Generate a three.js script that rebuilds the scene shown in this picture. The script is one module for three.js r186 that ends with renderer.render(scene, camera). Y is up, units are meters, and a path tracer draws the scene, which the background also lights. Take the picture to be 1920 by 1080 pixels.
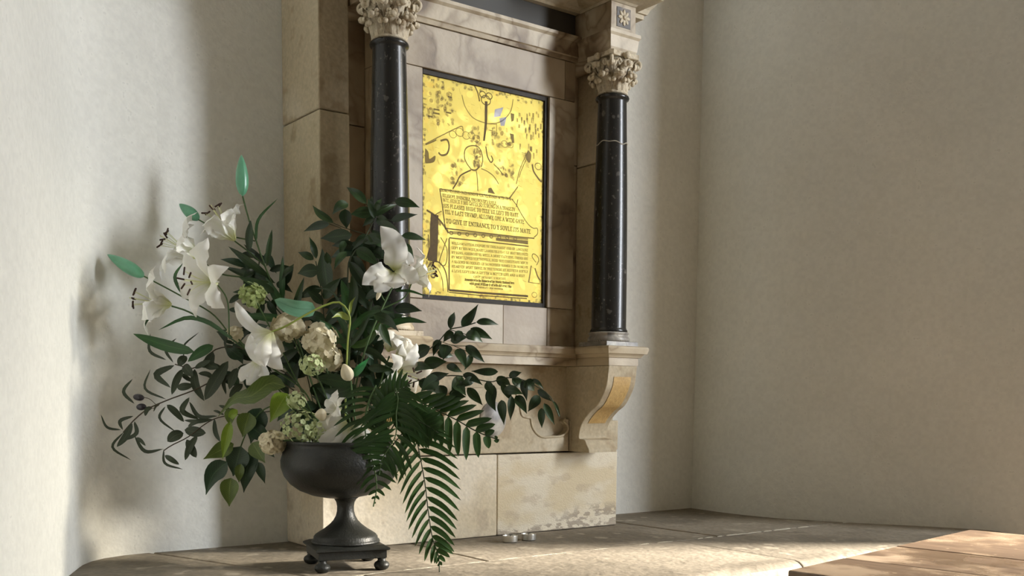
import * as THREE from 'three';
import { RoundedBoxGeometry } from 'three/addons/geometries/RoundedBoxGeometry.js';
import { mergeGeometries, mergeVertices, toCreasedNormals } from 'three/addons/utils/BufferGeometryUtils.js';
import { RectAreaLightUniformsLib } from 'three/addons/lights/RectAreaLightUniformsLib.js';

// ------------------------------------------------------------------ camera
// world: x along the niche's back wall, y up, z out of the wall; ledge top is y = 0
const V = (x, y, z) => new THREE.Vector3(x, y, z);
const W = 1920, H = 1080, CX = 960, CY = 917.92, F = 1920;
const CAM = V(0, 0.36449, 2.37076);
const cF = V(0.59330545, -0.09002711, -0.79992735).normalize();
const cR = V(0.80360107, 0.00815513, 0.59511244).normalize();
const cU = cR.clone().cross(cF).normalize();
const camera = new THREE.PerspectiveCamera(2 * Math.atan(CY / F) * 180 / Math.PI, W / (2 * CY), 0.05, 60);
camera.setViewOffset(W, 2 * CY, 0, 0, W, H);
camera.position.copy(CAM);
camera.quaternion.setFromRotationMatrix(new THREE.Matrix4().makeBasis(cR, cU, cF.clone().negate()));
camera.updateMatrixWorld(true);
camera.updateProjectionMatrix();

const scene = new THREE.Scene();
const renderer = new THREE.WebGLRenderer({ antialias: true });
renderer.toneMapping = THREE.LinearToneMapping;
renderer.toneMappingExposure = 1.12;
renderer.shadowMap.enabled = true;
RectAreaLightUniformsLib.init();

// sky outside and daylight in the two windows of the room
scene.background = new THREE.Color().setRGB(0.9, 1.0, 1.1);
function windowLight(color, intensity, w, h, pos, target) {
  const l = new THREE.RectAreaLight(color, intensity, w, h);
  l.position.copy(pos); l.lookAt(target); l.castShadow = true;
  scene.add(l); return l;
}
windowLight(new THREE.Color().setRGB(0.95, 1.0, 1.06), 40, 0.85, 2.9, V(4.97, 1.85, 4.34), V(4.97, 1.85, 0));
windowLight(new THREE.Color().setRGB(1.0, 0.97, 0.9), 2.5, 1.3, 0.85, V(6.44, 2.12, 3.55), V(0, 2.12, 3.55));
// low sun through the east window: it only reaches the front of the ledge and the table
const sun = new THREE.DirectionalLight(new THREE.Color().setRGB(1.0, 0.92, 0.80), 36);
{
  const az = 60 * Math.PI / 180, el = 25 * Math.PI / 180;
  sun.position.set(2 + 8 * Math.sin(az) * Math.cos(el), 8 * Math.sin(el), .9 + 8 * Math.cos(az) * Math.cos(el));
  sun.target.position.set(2, 0, .9); scene.add(sun, sun.target);
  sun.castShadow = true; sun.shadow.radius = 15; sun.shadow.mapSize.set(2048, 2048);
  Object.assign(sun.shadow.camera, { left: -4, right: 4, top: 4, bottom: -4, near: .1, far: 16 });
}

// ------------------------------------------------------------------ helpers
let seed = 20240607;
const rnd = () => { seed = (seed * 1664525 + 1013904223) >>> 0; return seed / 4294967296; };
const rr = (a, b) => a + (b - a) * rnd();
const lerp = (a, b, t) => a + (b - a) * t;
const smooth = (a, b, x) => { const t = Math.min(1, Math.max(0, (x - a) / (b - a))); return t * t * (3 - 2 * t); };
function rayDir(px, py) { return cF.clone().multiplyScalar(F).addScaledVector(cR, px - CX).addScaledVector(cU, CY - py).normalize(); }
const atZ = (px, py, z) => { const d = rayDir(px, py); return CAM.clone().addScaledVector(d, (z - CAM.z) / d.z); };
const atX = (px, py, x) => { const d = rayDir(px, py); return CAM.clone().addScaledVector(d, (x - CAM.x) / d.x); };
const atY = (px, py, y) => { const d = rayDir(px, py); return CAM.clone().addScaledVector(d, (y - CAM.y) / d.y); };
const URN = V(1.008, 0, 0.4165);
const DEPTH = URN.clone().sub(CAM).dot(cF) + 0.018;
// a point of the bouquet: d metres in front of the urn's axis
const B = (px, py, d = 0) => { const r = rayDir(px, py); return CAM.clone().addScaledVector(r, (DEPTH - d) / r.dot(cF)); };
const PX = DEPTH / F;                                            // metres for one photo pixel at the urn
const TOCAM = cF.clone().negate();

const used = {};
function numbered(name) { const n = used[name] = (used[name] ?? -1) + 1; return n ? `${name}_${String(n).padStart(3, '0')}` : name; }
const org = new WeakMap();
function shade(o) { o.castShadow = true; o.receiveShadow = true; return o; }
function thing(name, label, category, base, group) {
  const g = new THREE.Group(); g.name = numbered(name); g.position.copy(base); org.set(g, base.clone());
  g.userData = { label, category }; if (group) g.userData.group = group;
  scene.add(g); return g;
}
function structGroup(name) { const g = new THREE.Group(); g.name = name; g.userData = { kind: 'structure' }; org.set(g, V(0, 0, 0)); scene.add(g); return g; }
// world-space geometry becomes a part of parent
function part(parent, name, geo, mat, label) {
  const o = org.get(parent) || V(0, 0, 0);
  geo.translate(-o.x, -o.y, -o.z);
  const m = shade(new THREE.Mesh(geo, mat)); m.name = name; org.set(m, o.clone());
  if (label) m.userData.label = label;
  parent.add(m); return m;
}
function sub(parent, name) { const g = new THREE.Group(); g.name = name; org.set(g, (org.get(parent) || V(0, 0, 0)).clone()); parent.add(g); return g; }
function struct(name, geo, mat) { const m = shade(new THREE.Mesh(geo, mat)); m.name = name; m.userData = { kind: 'structure' }; org.set(m, V(0, 0, 0)); scene.add(m); return m; }

function flat(g) { const n = g.index ? g.toNonIndexed() : g; for (const k of Object.keys(n.attributes)) if (!['position', 'normal', 'uv'].includes(k)) n.deleteAttribute(k); if (!n.attributes.uv) n.setAttribute('uv', new THREE.BufferAttribute(new Float32Array(n.attributes.position.count * 2), 2)); if (!n.attributes.normal) n.computeVertexNormals(); n.morphAttributes = {}; return n; }
const join = (list) => mergeGeometries(list.map(flat));
// uv in metres / tile, by the way each face points
function uvBox(g, tile = 1, ox = 0, oy = 0) {
  g = flat(g); const p = g.attributes.position, n = g.attributes.normal, uv = g.attributes.uv;
  for (let i = 0; i < p.count; i += 3) {
    let ax = 0, ay = 0, az = 0;
    for (let k = 0; k < 3; k++) { ax += Math.abs(n.getX(i + k)); ay += Math.abs(n.getY(i + k)); az += Math.abs(n.getZ(i + k)); }
    for (let k = 0; k < 3; k++) {
      const x = p.getX(i + k), y = p.getY(i + k), z = p.getZ(i + k);
      if (az >= ax && az >= ay) uv.setXY(i + k, x / tile + ox, y / tile + oy);
      else if (ax >= ay) uv.setXY(i + k, z / tile + ox + 0.37, y / tile + oy);
      else uv.setXY(i + k, x / tile + ox, z / tile + oy + 0.21);
    }
  }
  return g;
}
function box(x0, x1, y0, y1, z0, z1, r = 0.002, tile = 1, ox = 0, oy = 0) {
  const w = x1 - x0, h = y1 - y0, d = z1 - z0; r = Math.min(r, w * .45, h * .45, d * .45);
  const g = r > 0 ? new RoundedBoxGeometry(w, h, d, 2, r) : new THREE.BoxGeometry(w, h, d);
  g.translate((x0 + x1) / 2, (y0 + y1) / 2, (z0 + z1) / 2);
  return uvBox(g, tile, ox, oy);
}
// stacked rectangles: levels of [y, overhang]; overhang grows left, front and right only
function loftRect(levels, x0, x1, z0, z1, tile = 1, ox = 0, oy = 0) {
  const pos = [], ring = (l) => [[x0 - l[1], l[0], z0], [x1 + l[1], l[0], z0], [x1 + l[1], l[0], z1 + l[1]], [x0 - l[1], l[0], z1 + l[1]]];
  const quad = (a, b, c, d) => pos.push(...a, ...b, ...c, ...a, ...c, ...d);
  for (let i = 0; i + 1 < levels.length; i++) { const a = ring(levels[i]), b = ring(levels[i + 1]); for (let k = 0; k < 4; k++) { const j = (k + 1) % 4; quad(a[j], a[k], b[k], b[j]); } }
  const a = ring(levels[0]), b = ring(levels[levels.length - 1]); quad(a[0], a[1], a[2], a[3]); quad(b[3], b[2], b[1], b[0]);
  const g = new THREE.BufferGeometry(); g.setAttribute('position', new THREE.Float32BufferAttribute(pos, 3)); g.computeVertexNormals();
  return uvBox(g, tile, ox, oy);
}
function lathe(profile, c, seg = 48) { const g = new THREE.LatheGeometry(profile.map(([r, y]) => new THREE.Vector2(Math.max(r, 1e-4), y)), seg); g.translate(c.x, c.y, c.z); return g; }

// ------------------------------------------------------------------ noise and textures
function hash(x, y, s) { let h = (x * 374761393 + y * 668265263 + s * 1442695041) | 0; h = Math.imul(h ^ (h >>> 13), 1274126177); h ^= h >>> 16; return (h >>> 0) / 4294967296; }
function vnoise(x, y, per, s) {
  const xi = Math.floor(x), yi = Math.floor(y), fx = x - xi, fy = y - yi, u = fx * fx * (3 - 2 * fx), v = fy * fy * (3 - 2 * fy), m = (a) => ((a % per) + per) % per;
  const a = hash(m(xi), m(yi), s), b = hash(m(xi + 1), m(yi), s), c = hash(m(xi), m(yi + 1), s), d = hash(m(xi + 1), m(yi + 1), s);
  return a + (b - a) * u + (c - a) * v + (a - b - c + d) * u * v;
}
function fbm(u, v, per, oct, s, gain = 0.5) { let a = 1, t = 0, n = 0; for (let i = 0; i < oct; i++) { t += a * vnoise(u * per, v * per, per, s + i * 17); n += a; a *= gain; per *= 2; } return t / n; }
function tex(size, fn, srgb = true, sy = size) {
  const d = new Uint8Array(size * sy * 4);
  for (let j = 0; j < sy; j++) for (let i = 0; i < size; i++) { const c = fn(i / size, j / sy), k = (j * size + i) * 4; d[k] = Math.min(255, Math.max(0, c[0])); d[k + 1] = Math.min(255, Math.max(0, c[1])); d[k + 2] = Math.min(255, Math.max(0, c[2])); d[k + 3] = 255; }
  const t = new THREE.DataTexture(d, size, sy); t.wrapS = t.wrapT = THREE.RepeatWrapping; t.magFilter = THREE.LinearFilter; t.minFilter = THREE.LinearMipmapLinearFilter; t.generateMipmaps = true;
  if (srgb) t.colorSpace = THREE.SRGBColorSpace; t.needsUpdate = true; return t;
}
const mix3 = (a, b, t) => [lerp(a[0], b[0], t), lerp(a[1], b[1], t), lerp(a[2], b[2], t)];
const g3 = (v) => [v * 255, v * 255, v * 255];

// limewashed plaster, one tile = 1 m
const plasterC = tex(1024, (u, v) => { const a = fbm(u, v, 4, 5, 3), b = fbm(u, v, 96, 2, 9), k = 0.965 + 0.05 * (a - .5) + 0.05 * (b - .5); const sp = b > .86 ? .95 : 1; return [232 * k * sp, 231 * k * sp, 223 * k * sp]; });
const plasterB = tex(1024, (u, v) => g3(0.45 * fbm(u, v, 5, 4, 21) + 0.35 * fbm(u, v, 40, 3, 31) + 0.2 * fbm(u, v, 200, 2, 41)), false);
const M = {};
const std = (o) => new THREE.MeshStandardMaterial(o), phys = (o) => new THREE.MeshPhysicalMaterial(o);
M.plaster = std({ map: plasterC, bumpMap: plasterB, bumpScale: 0.0026, roughness: 0.95 });
// limestone, one tile = 0.8 m
const limeC = (c0, c1, c2, s) => tex(1024, (u, v) => {
  const a = fbm(u, v, 4, 5, s), b = fbm(u, v, 16, 4, s + 5), f = fbm(u, v, 128, 2, s + 8);
  let c = mix3(c0, c1, smooth(.35, .65, a)); c = mix3(c, c2, smooth(.58, .78, b) * .65); const k = .94 + .12 * f; return [c[0] * k, c[1] * k, c[2] * k];
});
const limeB = tex(1024, (u, v) => g3(.5 * fbm(u, v, 12, 4, 61) + .5 * fbm(u, v, 110, 2, 71)), false);
M.limestone = std({ map: limeC([184, 171, 143], [170, 155, 126], [147, 130, 100], 101), bumpMap: limeB, bumpScale: 0.0016, roughness: .82 });
M.limestone2 = std({ map: limeC([190, 178, 154], [178, 164, 137], [156, 138, 110], 131), bumpMap: limeB, bumpScale: 0.0014, roughness: .78 });
M.baseStone = std({ map: tex(1024, (u, v) => {
  const a = fbm(u, v, 3, 5, 201), b = fbm(u, v, 14, 4, 207), f = fbm(u, v, 128, 2, 209);
  let c = mix3([214, 203, 182], [198, 183, 154], smooth(.4, .65, a)); c = mix3(c, [164, 148, 126], smooth(.6, .8, b) * .5); const k = .95 + .1 * f; return [c[0] * k, c[1] * k, c[2] * k];
}), bumpMap: limeB, bumpScale: 0.0016, roughness: .8 });
// the plaque-side base stone: grime spattered near its foot; u, v run once over the face
M.baseStained = std({ map: tex(1024, (u, v) => {
  const a = fbm(u, v, 3, 5, 221), b = fbm(u, v, 9, 5, 227), f = fbm(u, v, 70, 3, 229), g = fbm(u, v, 22, 4, 233);
  let c = mix3([212, 201, 178], [202, 186, 154], smooth(.4, .65, a));
  const near = Math.max(0, 1 - v / .42) * smooth(.15, .85, u) + Math.max(0, 1 - v / .12) * .8, st = smooth(.62, .5, g + .25 * (1 - Math.min(1, near * 1.6)) - .02) * smooth(.1, .5, near);
  c = mix3(c, [132, 118, 102], st * .6); c = mix3(c, [212, 204, 186], smooth(.66, .76, f) * smooth(.2, .6, near) * .4); c = mix3(c, [170, 152, 128], smooth(.6, .78, b) * .4); return c;
}), bumpMap: limeB, bumpScale: 0.0016, roughness: .8 });
// veined marble, one tile = 0.8 m
const marble = (c0, c1, vein, s, amount) => tex(1024, (u, v) => {
  const wx = fbm(u, v, 4, 5, s), wy = fbm(u, v, 4, 5, s + 33), a = fbm(u, v, 5, 5, s + 7);
  const r = 1 - Math.abs(2 * fbm(u + .25 * wx, v + .25 * wy, 3, 5, s + 50) - 1), r2 = 1 - Math.abs(2 * fbm(u + .3 * wy, v + .2 * wx, 6, 4, s + 80) - 1);
  let c = mix3(c0, c1, smooth(.35, .65, a)); c = mix3(c, vein, Math.min(1, Math.pow(r, 9) * amount + Math.pow(r2, 14) * amount * .55)); return c;
});
M.marble = std({ map: marble([188, 174, 151], [164, 147, 122], [112, 93, 71], 301, .6), roughness: .45, bumpMap: limeB, bumpScale: .0006 });
M.marbleB = std({ map: marble([182, 167, 143], [160, 142, 117], [106, 87, 67], 351, .65), roughness: .45, bumpMap: limeB, bumpScale: .0006 });
M.marblePale = std({ map: marble([204, 191, 166], [184, 168, 140], [106, 86, 63], 401, .8), roughness: .5, bumpMap: limeB, bumpScale: .0008 });
M.marbleGrey = std({ map: marble([150, 143, 134], [96, 92, 88], [190, 184, 172], 431, .7), roughness: .4 });
M.carved = std({ map: limeC([204, 191, 166], [184, 168, 140], [140, 120, 94], 451), bumpMap: limeB, bumpScale: .002, roughness: .75 });
M.ochre = std({ map: limeC([196, 164, 108], [178, 144, 88], [150, 116, 70], 471), bumpMap: limeB, bumpScale: .0012, roughness: .6 });
M.blackMarble = std({ map: tex(1024, (u, v) => { const a = fbm(u, v, 6, 4, 501), s = fbm(u, v, 48, 3, 507), q = fbm(u, v, 160, 2, 511); let c = mix3([30, 30, 28], [48, 47, 44], a); c = mix3(c, [128, 124, 116], smooth(.72, .8, s) * .5 + smooth(.78, .85, q) * .5); return c; }), roughness: .27, metalness: 0 });
M.slate = std({ map: tex(512, (u, v) => { const a = fbm(u, v, 8, 5, 541), k = .85 + .3 * a; return [62 * k, 59 * k, 53 * k]; }), roughness: .6 });
M.darkInlay = std({ map: marble([60, 52, 42], [40, 34, 28], [130, 112, 90], 561, .8), roughness: .5 });
// ledge paving, one tile = 1 m
M.sill = std({ map: tex(1024, (u, v) => {
  const a = fbm(u, v, 5, 5, 601), b = fbm(u, v, 22, 4, 611), f = fbm(u, v, 120, 2, 621);
  let c = mix3([140, 130, 114], [114, 105, 90], smooth(.35, .65, a)); c = mix3(c, [178, 168, 150], smooth(.66, .8, b) * .6); const k = .9 + .2 * f; return [c[0] * k, c[1] * k, c[2] * k];
}), bumpMap: tex(1024, (u, v) => g3(.6 * fbm(u, v, 7, 5, 631) + .4 * fbm(u, v, 70, 3, 641)), false), bumpScale: .005, roughness: .8 });
M.mortar = std({ color: 0xd8d0bc, roughness: .95, bumpMap: limeB, bumpScale: .002 });
const woodC = (s) => tex(1024, (u, v) => {
  const g = fbm(u * 3 + .08 * fbm(u, v, 4, 3, s), v * .35, 24, 4, s + 3), w = fbm(u, v, 9, 4, s + 9), sp = fbm(u, v, 60, 2, s + 12);
  let c = mix3([122, 101, 82], [88, 71, 56], g); c = mix3(c, [186, 164, 140], smooth(.45, .7, w) * .75); c = mix3(c, [188, 164, 132], smooth(.83, .9, sp) * .7); return c;
});
const woodR = tex(512, (u, v) => { const w = fbm(u, v, 9, 4, 712); const r = lerp(.45, .2, smooth(.45, .65, w)); return [0, r * 255, 0]; }, false);
M.wood = [std({ map: woodC(703), roughnessMap: woodR, roughness: 1 }), std({ map: woodC(733), roughnessMap: woodR, roughness: 1 })];
M.bronze = std({ map: tex(512, (u, v) => { const a = fbm(u, v, 6, 5, 801), b = fbm(u, v, 60, 2, 803); const c = mix3([27, 29, 27], [46, 47, 43], a); const k = .9 + .2 * b; return [c[0] * k, c[1] * k, c[2] * k]; }), roughness: .45, metalness: .1, bumpMap: limeB, bumpScale: .0008 });
M.room = std({ color: 0xa3988a, roughness: .9 });
M.floor = std({ color: 0x5c4f3f, roughness: .85 });
M.ceil = std({ color: 0xa89a84, roughness: .95 });

// ------------------------------------------------------------------ room shell
// a wall whose face follows a plan line; uv in metres, the surface a little uneven
function wallStrip(pts, y0, y1, thick, step = 0.05) {
  const curve = []; let L = 0; const acc = [];
  for (let i = 0; i < pts.length; i++) { if (i) L += Math.hypot(pts[i][0] - pts[i - 1][0], pts[i][1] - pts[i - 1][1]); acc.push(L); }
  const nu = Math.max(2, Math.round(L / step)), nv = Math.max(2, Math.round((y1 - y0) / step));
  const at = (s) => { let i = 1; while (i < pts.length - 1 && acc[i] < s) i++; const t = (s - acc[i - 1]) / (acc[i] - acc[i - 1] || 1); return [lerp(pts[i - 1][0], pts[i][0], t), lerp(pts[i - 1][1], pts[i][1], t), pts[i][0] - pts[i - 1][0], pts[i][1] - pts[i - 1][1]]; };
  const P = [], UV = [], I = [];
  for (let side = 0; side < 2; side++) for (let j = 0; j <= nv; j++) for (let i = 0; i <= nu; i++) {
    const s = L * i / nu, q = at(s), n = Math.hypot(q[2], q[3]), nx = -q[3] / n, nz = q[2] / n, y = lerp(y0, y1, j / nv);
    const edge = Math.min(1, Math.min(i, nu - i) / 2);
    const w = side ? -thick : 0.006 * edge * (fbm(s / 4 + .3, (y + 4) / 8, 12, 3, 5) - .5);
    P.push(q[0] + nx * w, y, q[1] + nz * w); UV.push(s + pts[0][0], y);
  }
  const row = nu + 1, half = row * (nv + 1);
  for (let j = 0; j < nv; j++) for (let i = 0; i < nu; i++) { const a = j * row + i, b = a + 1, c = a + row, d = c + 1; I.push(a, b, d, a, d, c, a + half, d + half, b + half, a + half, c + half, d + half); }
  const g = new THREE.BufferGeometry(); g.setAttribute('position', new THREE.Float32BufferAttribute(P, 3)); g.setAttribute('uv', new THREE.Float32BufferAttribute(UV, 2));
  // close the rim
  for (let i = 0; i < nu; i++) { const a = i, b = i + 1, c = nv * row + i, d = c + 1; I.push(a, a + half, b + half, a, b + half, b, c, d, d + half, c, d + half, c + half); }
  for (let j = 0; j < nv; j++) { const a = j * row, b = a + row, c = a + nu, d = c + row; I.push(a, b, b + half, a, b + half, a + half, c, c + half, d + half, c, d + half, d); }
  g.setIndex(I); return toCreasedNormals(g, .7);
}
const FY = -0.75, CYL = 4.3;
function arc(pts, r = 3) { return new THREE.CatmullRomCurve3(pts.map(([x, z]) => V(x, 0, z)), false, 'centripetal').getPoints(pts.length * 8).map(p => [p.x, p.z]); }
struct('wall_back', wallStrip([[0.76, 0], [2.505, 0]], FY, CYL, .3), M.plaster);
struct('wall_left', wallStrip([[-1.8, .9], [.1, .9], ...arc([[.17, .86], [.33, .58], [.49, .225], [.535, .125], [.575, .058], [.63, .017], [.70, .002], [.76, 0]])], FY, CYL, .3), M.plaster);
struct('wall_right', wallStrip([[2.505, 0], ...arc([[2.503, .02], [2.492, .18], [2.51, .32], [2.60, .51], [2.735, .73], [2.84, .95], [2.93, 1.18], [3.01, 1.30], [3.2, 1.33]]), [6.5, 1.33]], FY, CYL, .3), M.plaster);
struct('wall_west', box(-2.1, -1.8, FY, CYL, .7, 4.7, 0), M.room);
const wallE = structGroup('wall_east'), wallS = structGroup('wall_south');
for (const [z0, z1, y0, y1] of [[.7, 2.9, FY, CYL], [4.2, 4.7, FY, CYL], [2.9, 4.2, FY, 1.7], [2.9, 4.2, 2.85, 2.95], [2.9, 4.2, 3.7, CYL]]) part(wallE, 'masonry', box(6.5, 6.8, y0, y1, z0, z1, 0), M.room);
for (const [x0, x1, y0, y1] of [[-1.8, 4.54, FY, CYL], [5.4, 6.5, FY, CYL], [4.54, 5.4, FY, .4], [4.54, 5.4, 3.3, CYL]]) part(wallS, 'masonry', box(x0, x1, y0, y1, 4.4, 4.7, 0), M.room);
struct('floor', box(-2.1, 6.8, FY - .2, FY, -.3, 4.7, 0), M.floor);
struct('ceiling', box(-2.1, 6.8, CYL, CYL + .2, -.3, 4.7, 0), M.ceil);
const glass = phys({ color: 0xffffff, roughness: .05, transmission: 1, thickness: 0 });
const lead = std({ color: 0x3a3a38, roughness: .6 });
{
  const w1 = structGroup('window_1'), w2 = structGroup('window_2');
  part(w1, 'pane', box(4.54, 5.4, .4, 3.3, 4.56, 4.564, 0), glass); part(w2, 'pane', box(6.66, 6.664, 1.7, 2.85, 2.9, 4.2, 0), glass);
  part(w1, 'frame', join([box(4.54, 4.57, .4, 3.3, 4.54, 4.58, 0), box(5.37, 5.4, .4, 3.3, 4.54, 4.58, 0), box(4.54, 5.4, .4, .43, 4.54, 4.58, 0), box(4.54, 5.4, 3.27, 3.3, 4.54, 4.58, 0)]), lead);
  part(w2, 'pane', box(6.66, 6.664, 2.95, 3.7, 2.9, 4.2, 0), phys({ color: new THREE.Color().setRGB(.34, .34, .33), roughness: .05, transmission: 1, thickness: 0 }), 'added upper pane with a dark tint to dim the sun');  // unseen upper pane, added and tinted to weaken sun on the bouquet
  part(w2, 'frame', join([box(6.64, 6.68, 1.7, 2.85, 2.9, 2.93, 0), box(6.64, 6.68, 1.7, 2.85, 4.17, 4.2, 0), box(6.64, 6.68, 1.7, 1.73, 2.9, 4.2, 0), box(6.64, 6.68, 2.82, 2.85, 2.9, 4.2, 0)]), lead);
}

// stone ledge of the niche: two rows of slabs, mortar between, a rounded front edge
{
  const s = structGroup('stone_ledge');
  const slab = (poly, y1, mat, r = .004) => {            // plan polygon [x, z] with a softened rim
    const sh = new THREE.Shape(poly.map(([x, z]) => new THREE.Vector2(x, -z)));
    const g = new THREE.ExtrudeGeometry(sh, { depth: .08, bevelEnabled: true, bevelThickness: r, bevelSize: r, bevelOffset: -r, bevelSegments: 3 });
    g.rotateX(-Math.PI / 2); g.translate(0, y1 - .08 - r, 0); return uvBox(g, 1);
  };
  const rear = [[.66, 1.28], [1.286, 1.93], [1.937, 2.50]];
  part(s, 'slab', slab([[.50, .2], [.55, .09], [.6, .02], [.66, -.01], [.72, -.01], [.90, .525], [.345, .525]], .0005, M.sill), M.sill);
  part(s, 'slab', slab([[.727, -.01], [1.30, -.01], [1.30, .525], [.907, .525]], 0, M.sill), M.sill);
  part(s, 'slab', slab([[1.306, -.01], [2.02, -.01], [2.05, .525], [1.306, .525]], -.0005, M.sill), M.sill);
  part(s, 'slab', slab([[2.027, -.01], [2.505, -.01], [2.495, .2], [2.52, .36], [2.6, .525], [2.057, .525]], .0005, M.sill), M.sill);
  // front kerb stones with a round nose
  const kerb = (x0, x1, y) => {
    const r = .035, pr = [[.535, -.16], [.535, 0]]; for (let k = 0; k <= 8; k++) { const a = k / 8 * Math.PI / 2; pr.push([.935 - r + r * Math.sin(a), -r + r * Math.cos(a)]); } pr.push([.935, -.16]);
    const sh = new THREE.Shape(pr.map(([z, yy]) => new THREE.Vector2(-z, yy)));
    const g = new THREE.ExtrudeGeometry(sh, { depth: x1 - x0, bevelEnabled: true, bevelThickness: .003, bevelSize: .003, bevelOffset: -.003, bevelSegments: 2 });
    g.rotateY(Math.PI / 2); g.translate(x0, y, 0); return uvBox(g, 1);
  };
  for (const [a, b, y] of [[.16, .98, 0], [.99, 1.885, .001], [1.895, 2.79, 0]]) part(s, 'kerb_stone', kerb(a, b, y), M.sill);
  part(s, 'mortar', box(.3, 2.62, -.16, -.004, .0, .9, 0), M.mortar);
  part(s, 'ledge_front', box(.16, 2.82, FY, -.165, .3, .915, .01), M.plaster);
  // crumbs of mortar standing proud of the long joint
  const crumbs = []; for (let i = 0; i < 46; i++) { const x = rr(.95, 2.5), l = rr(.006, .03); const c = new THREE.IcosahedronGeometry(1, 1); c.scale(l, .0022, rr(.0015, .004)); c.rotateY(rr(-.2, .2)); c.translate(x, -.0005, .53 + rr(-.003, .003)); crumbs.push(c); }
  const cm = part(s, 'mortar_crumbs', join(crumbs), M.mortar); cm.userData.kind = 'stuff';
}

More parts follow.
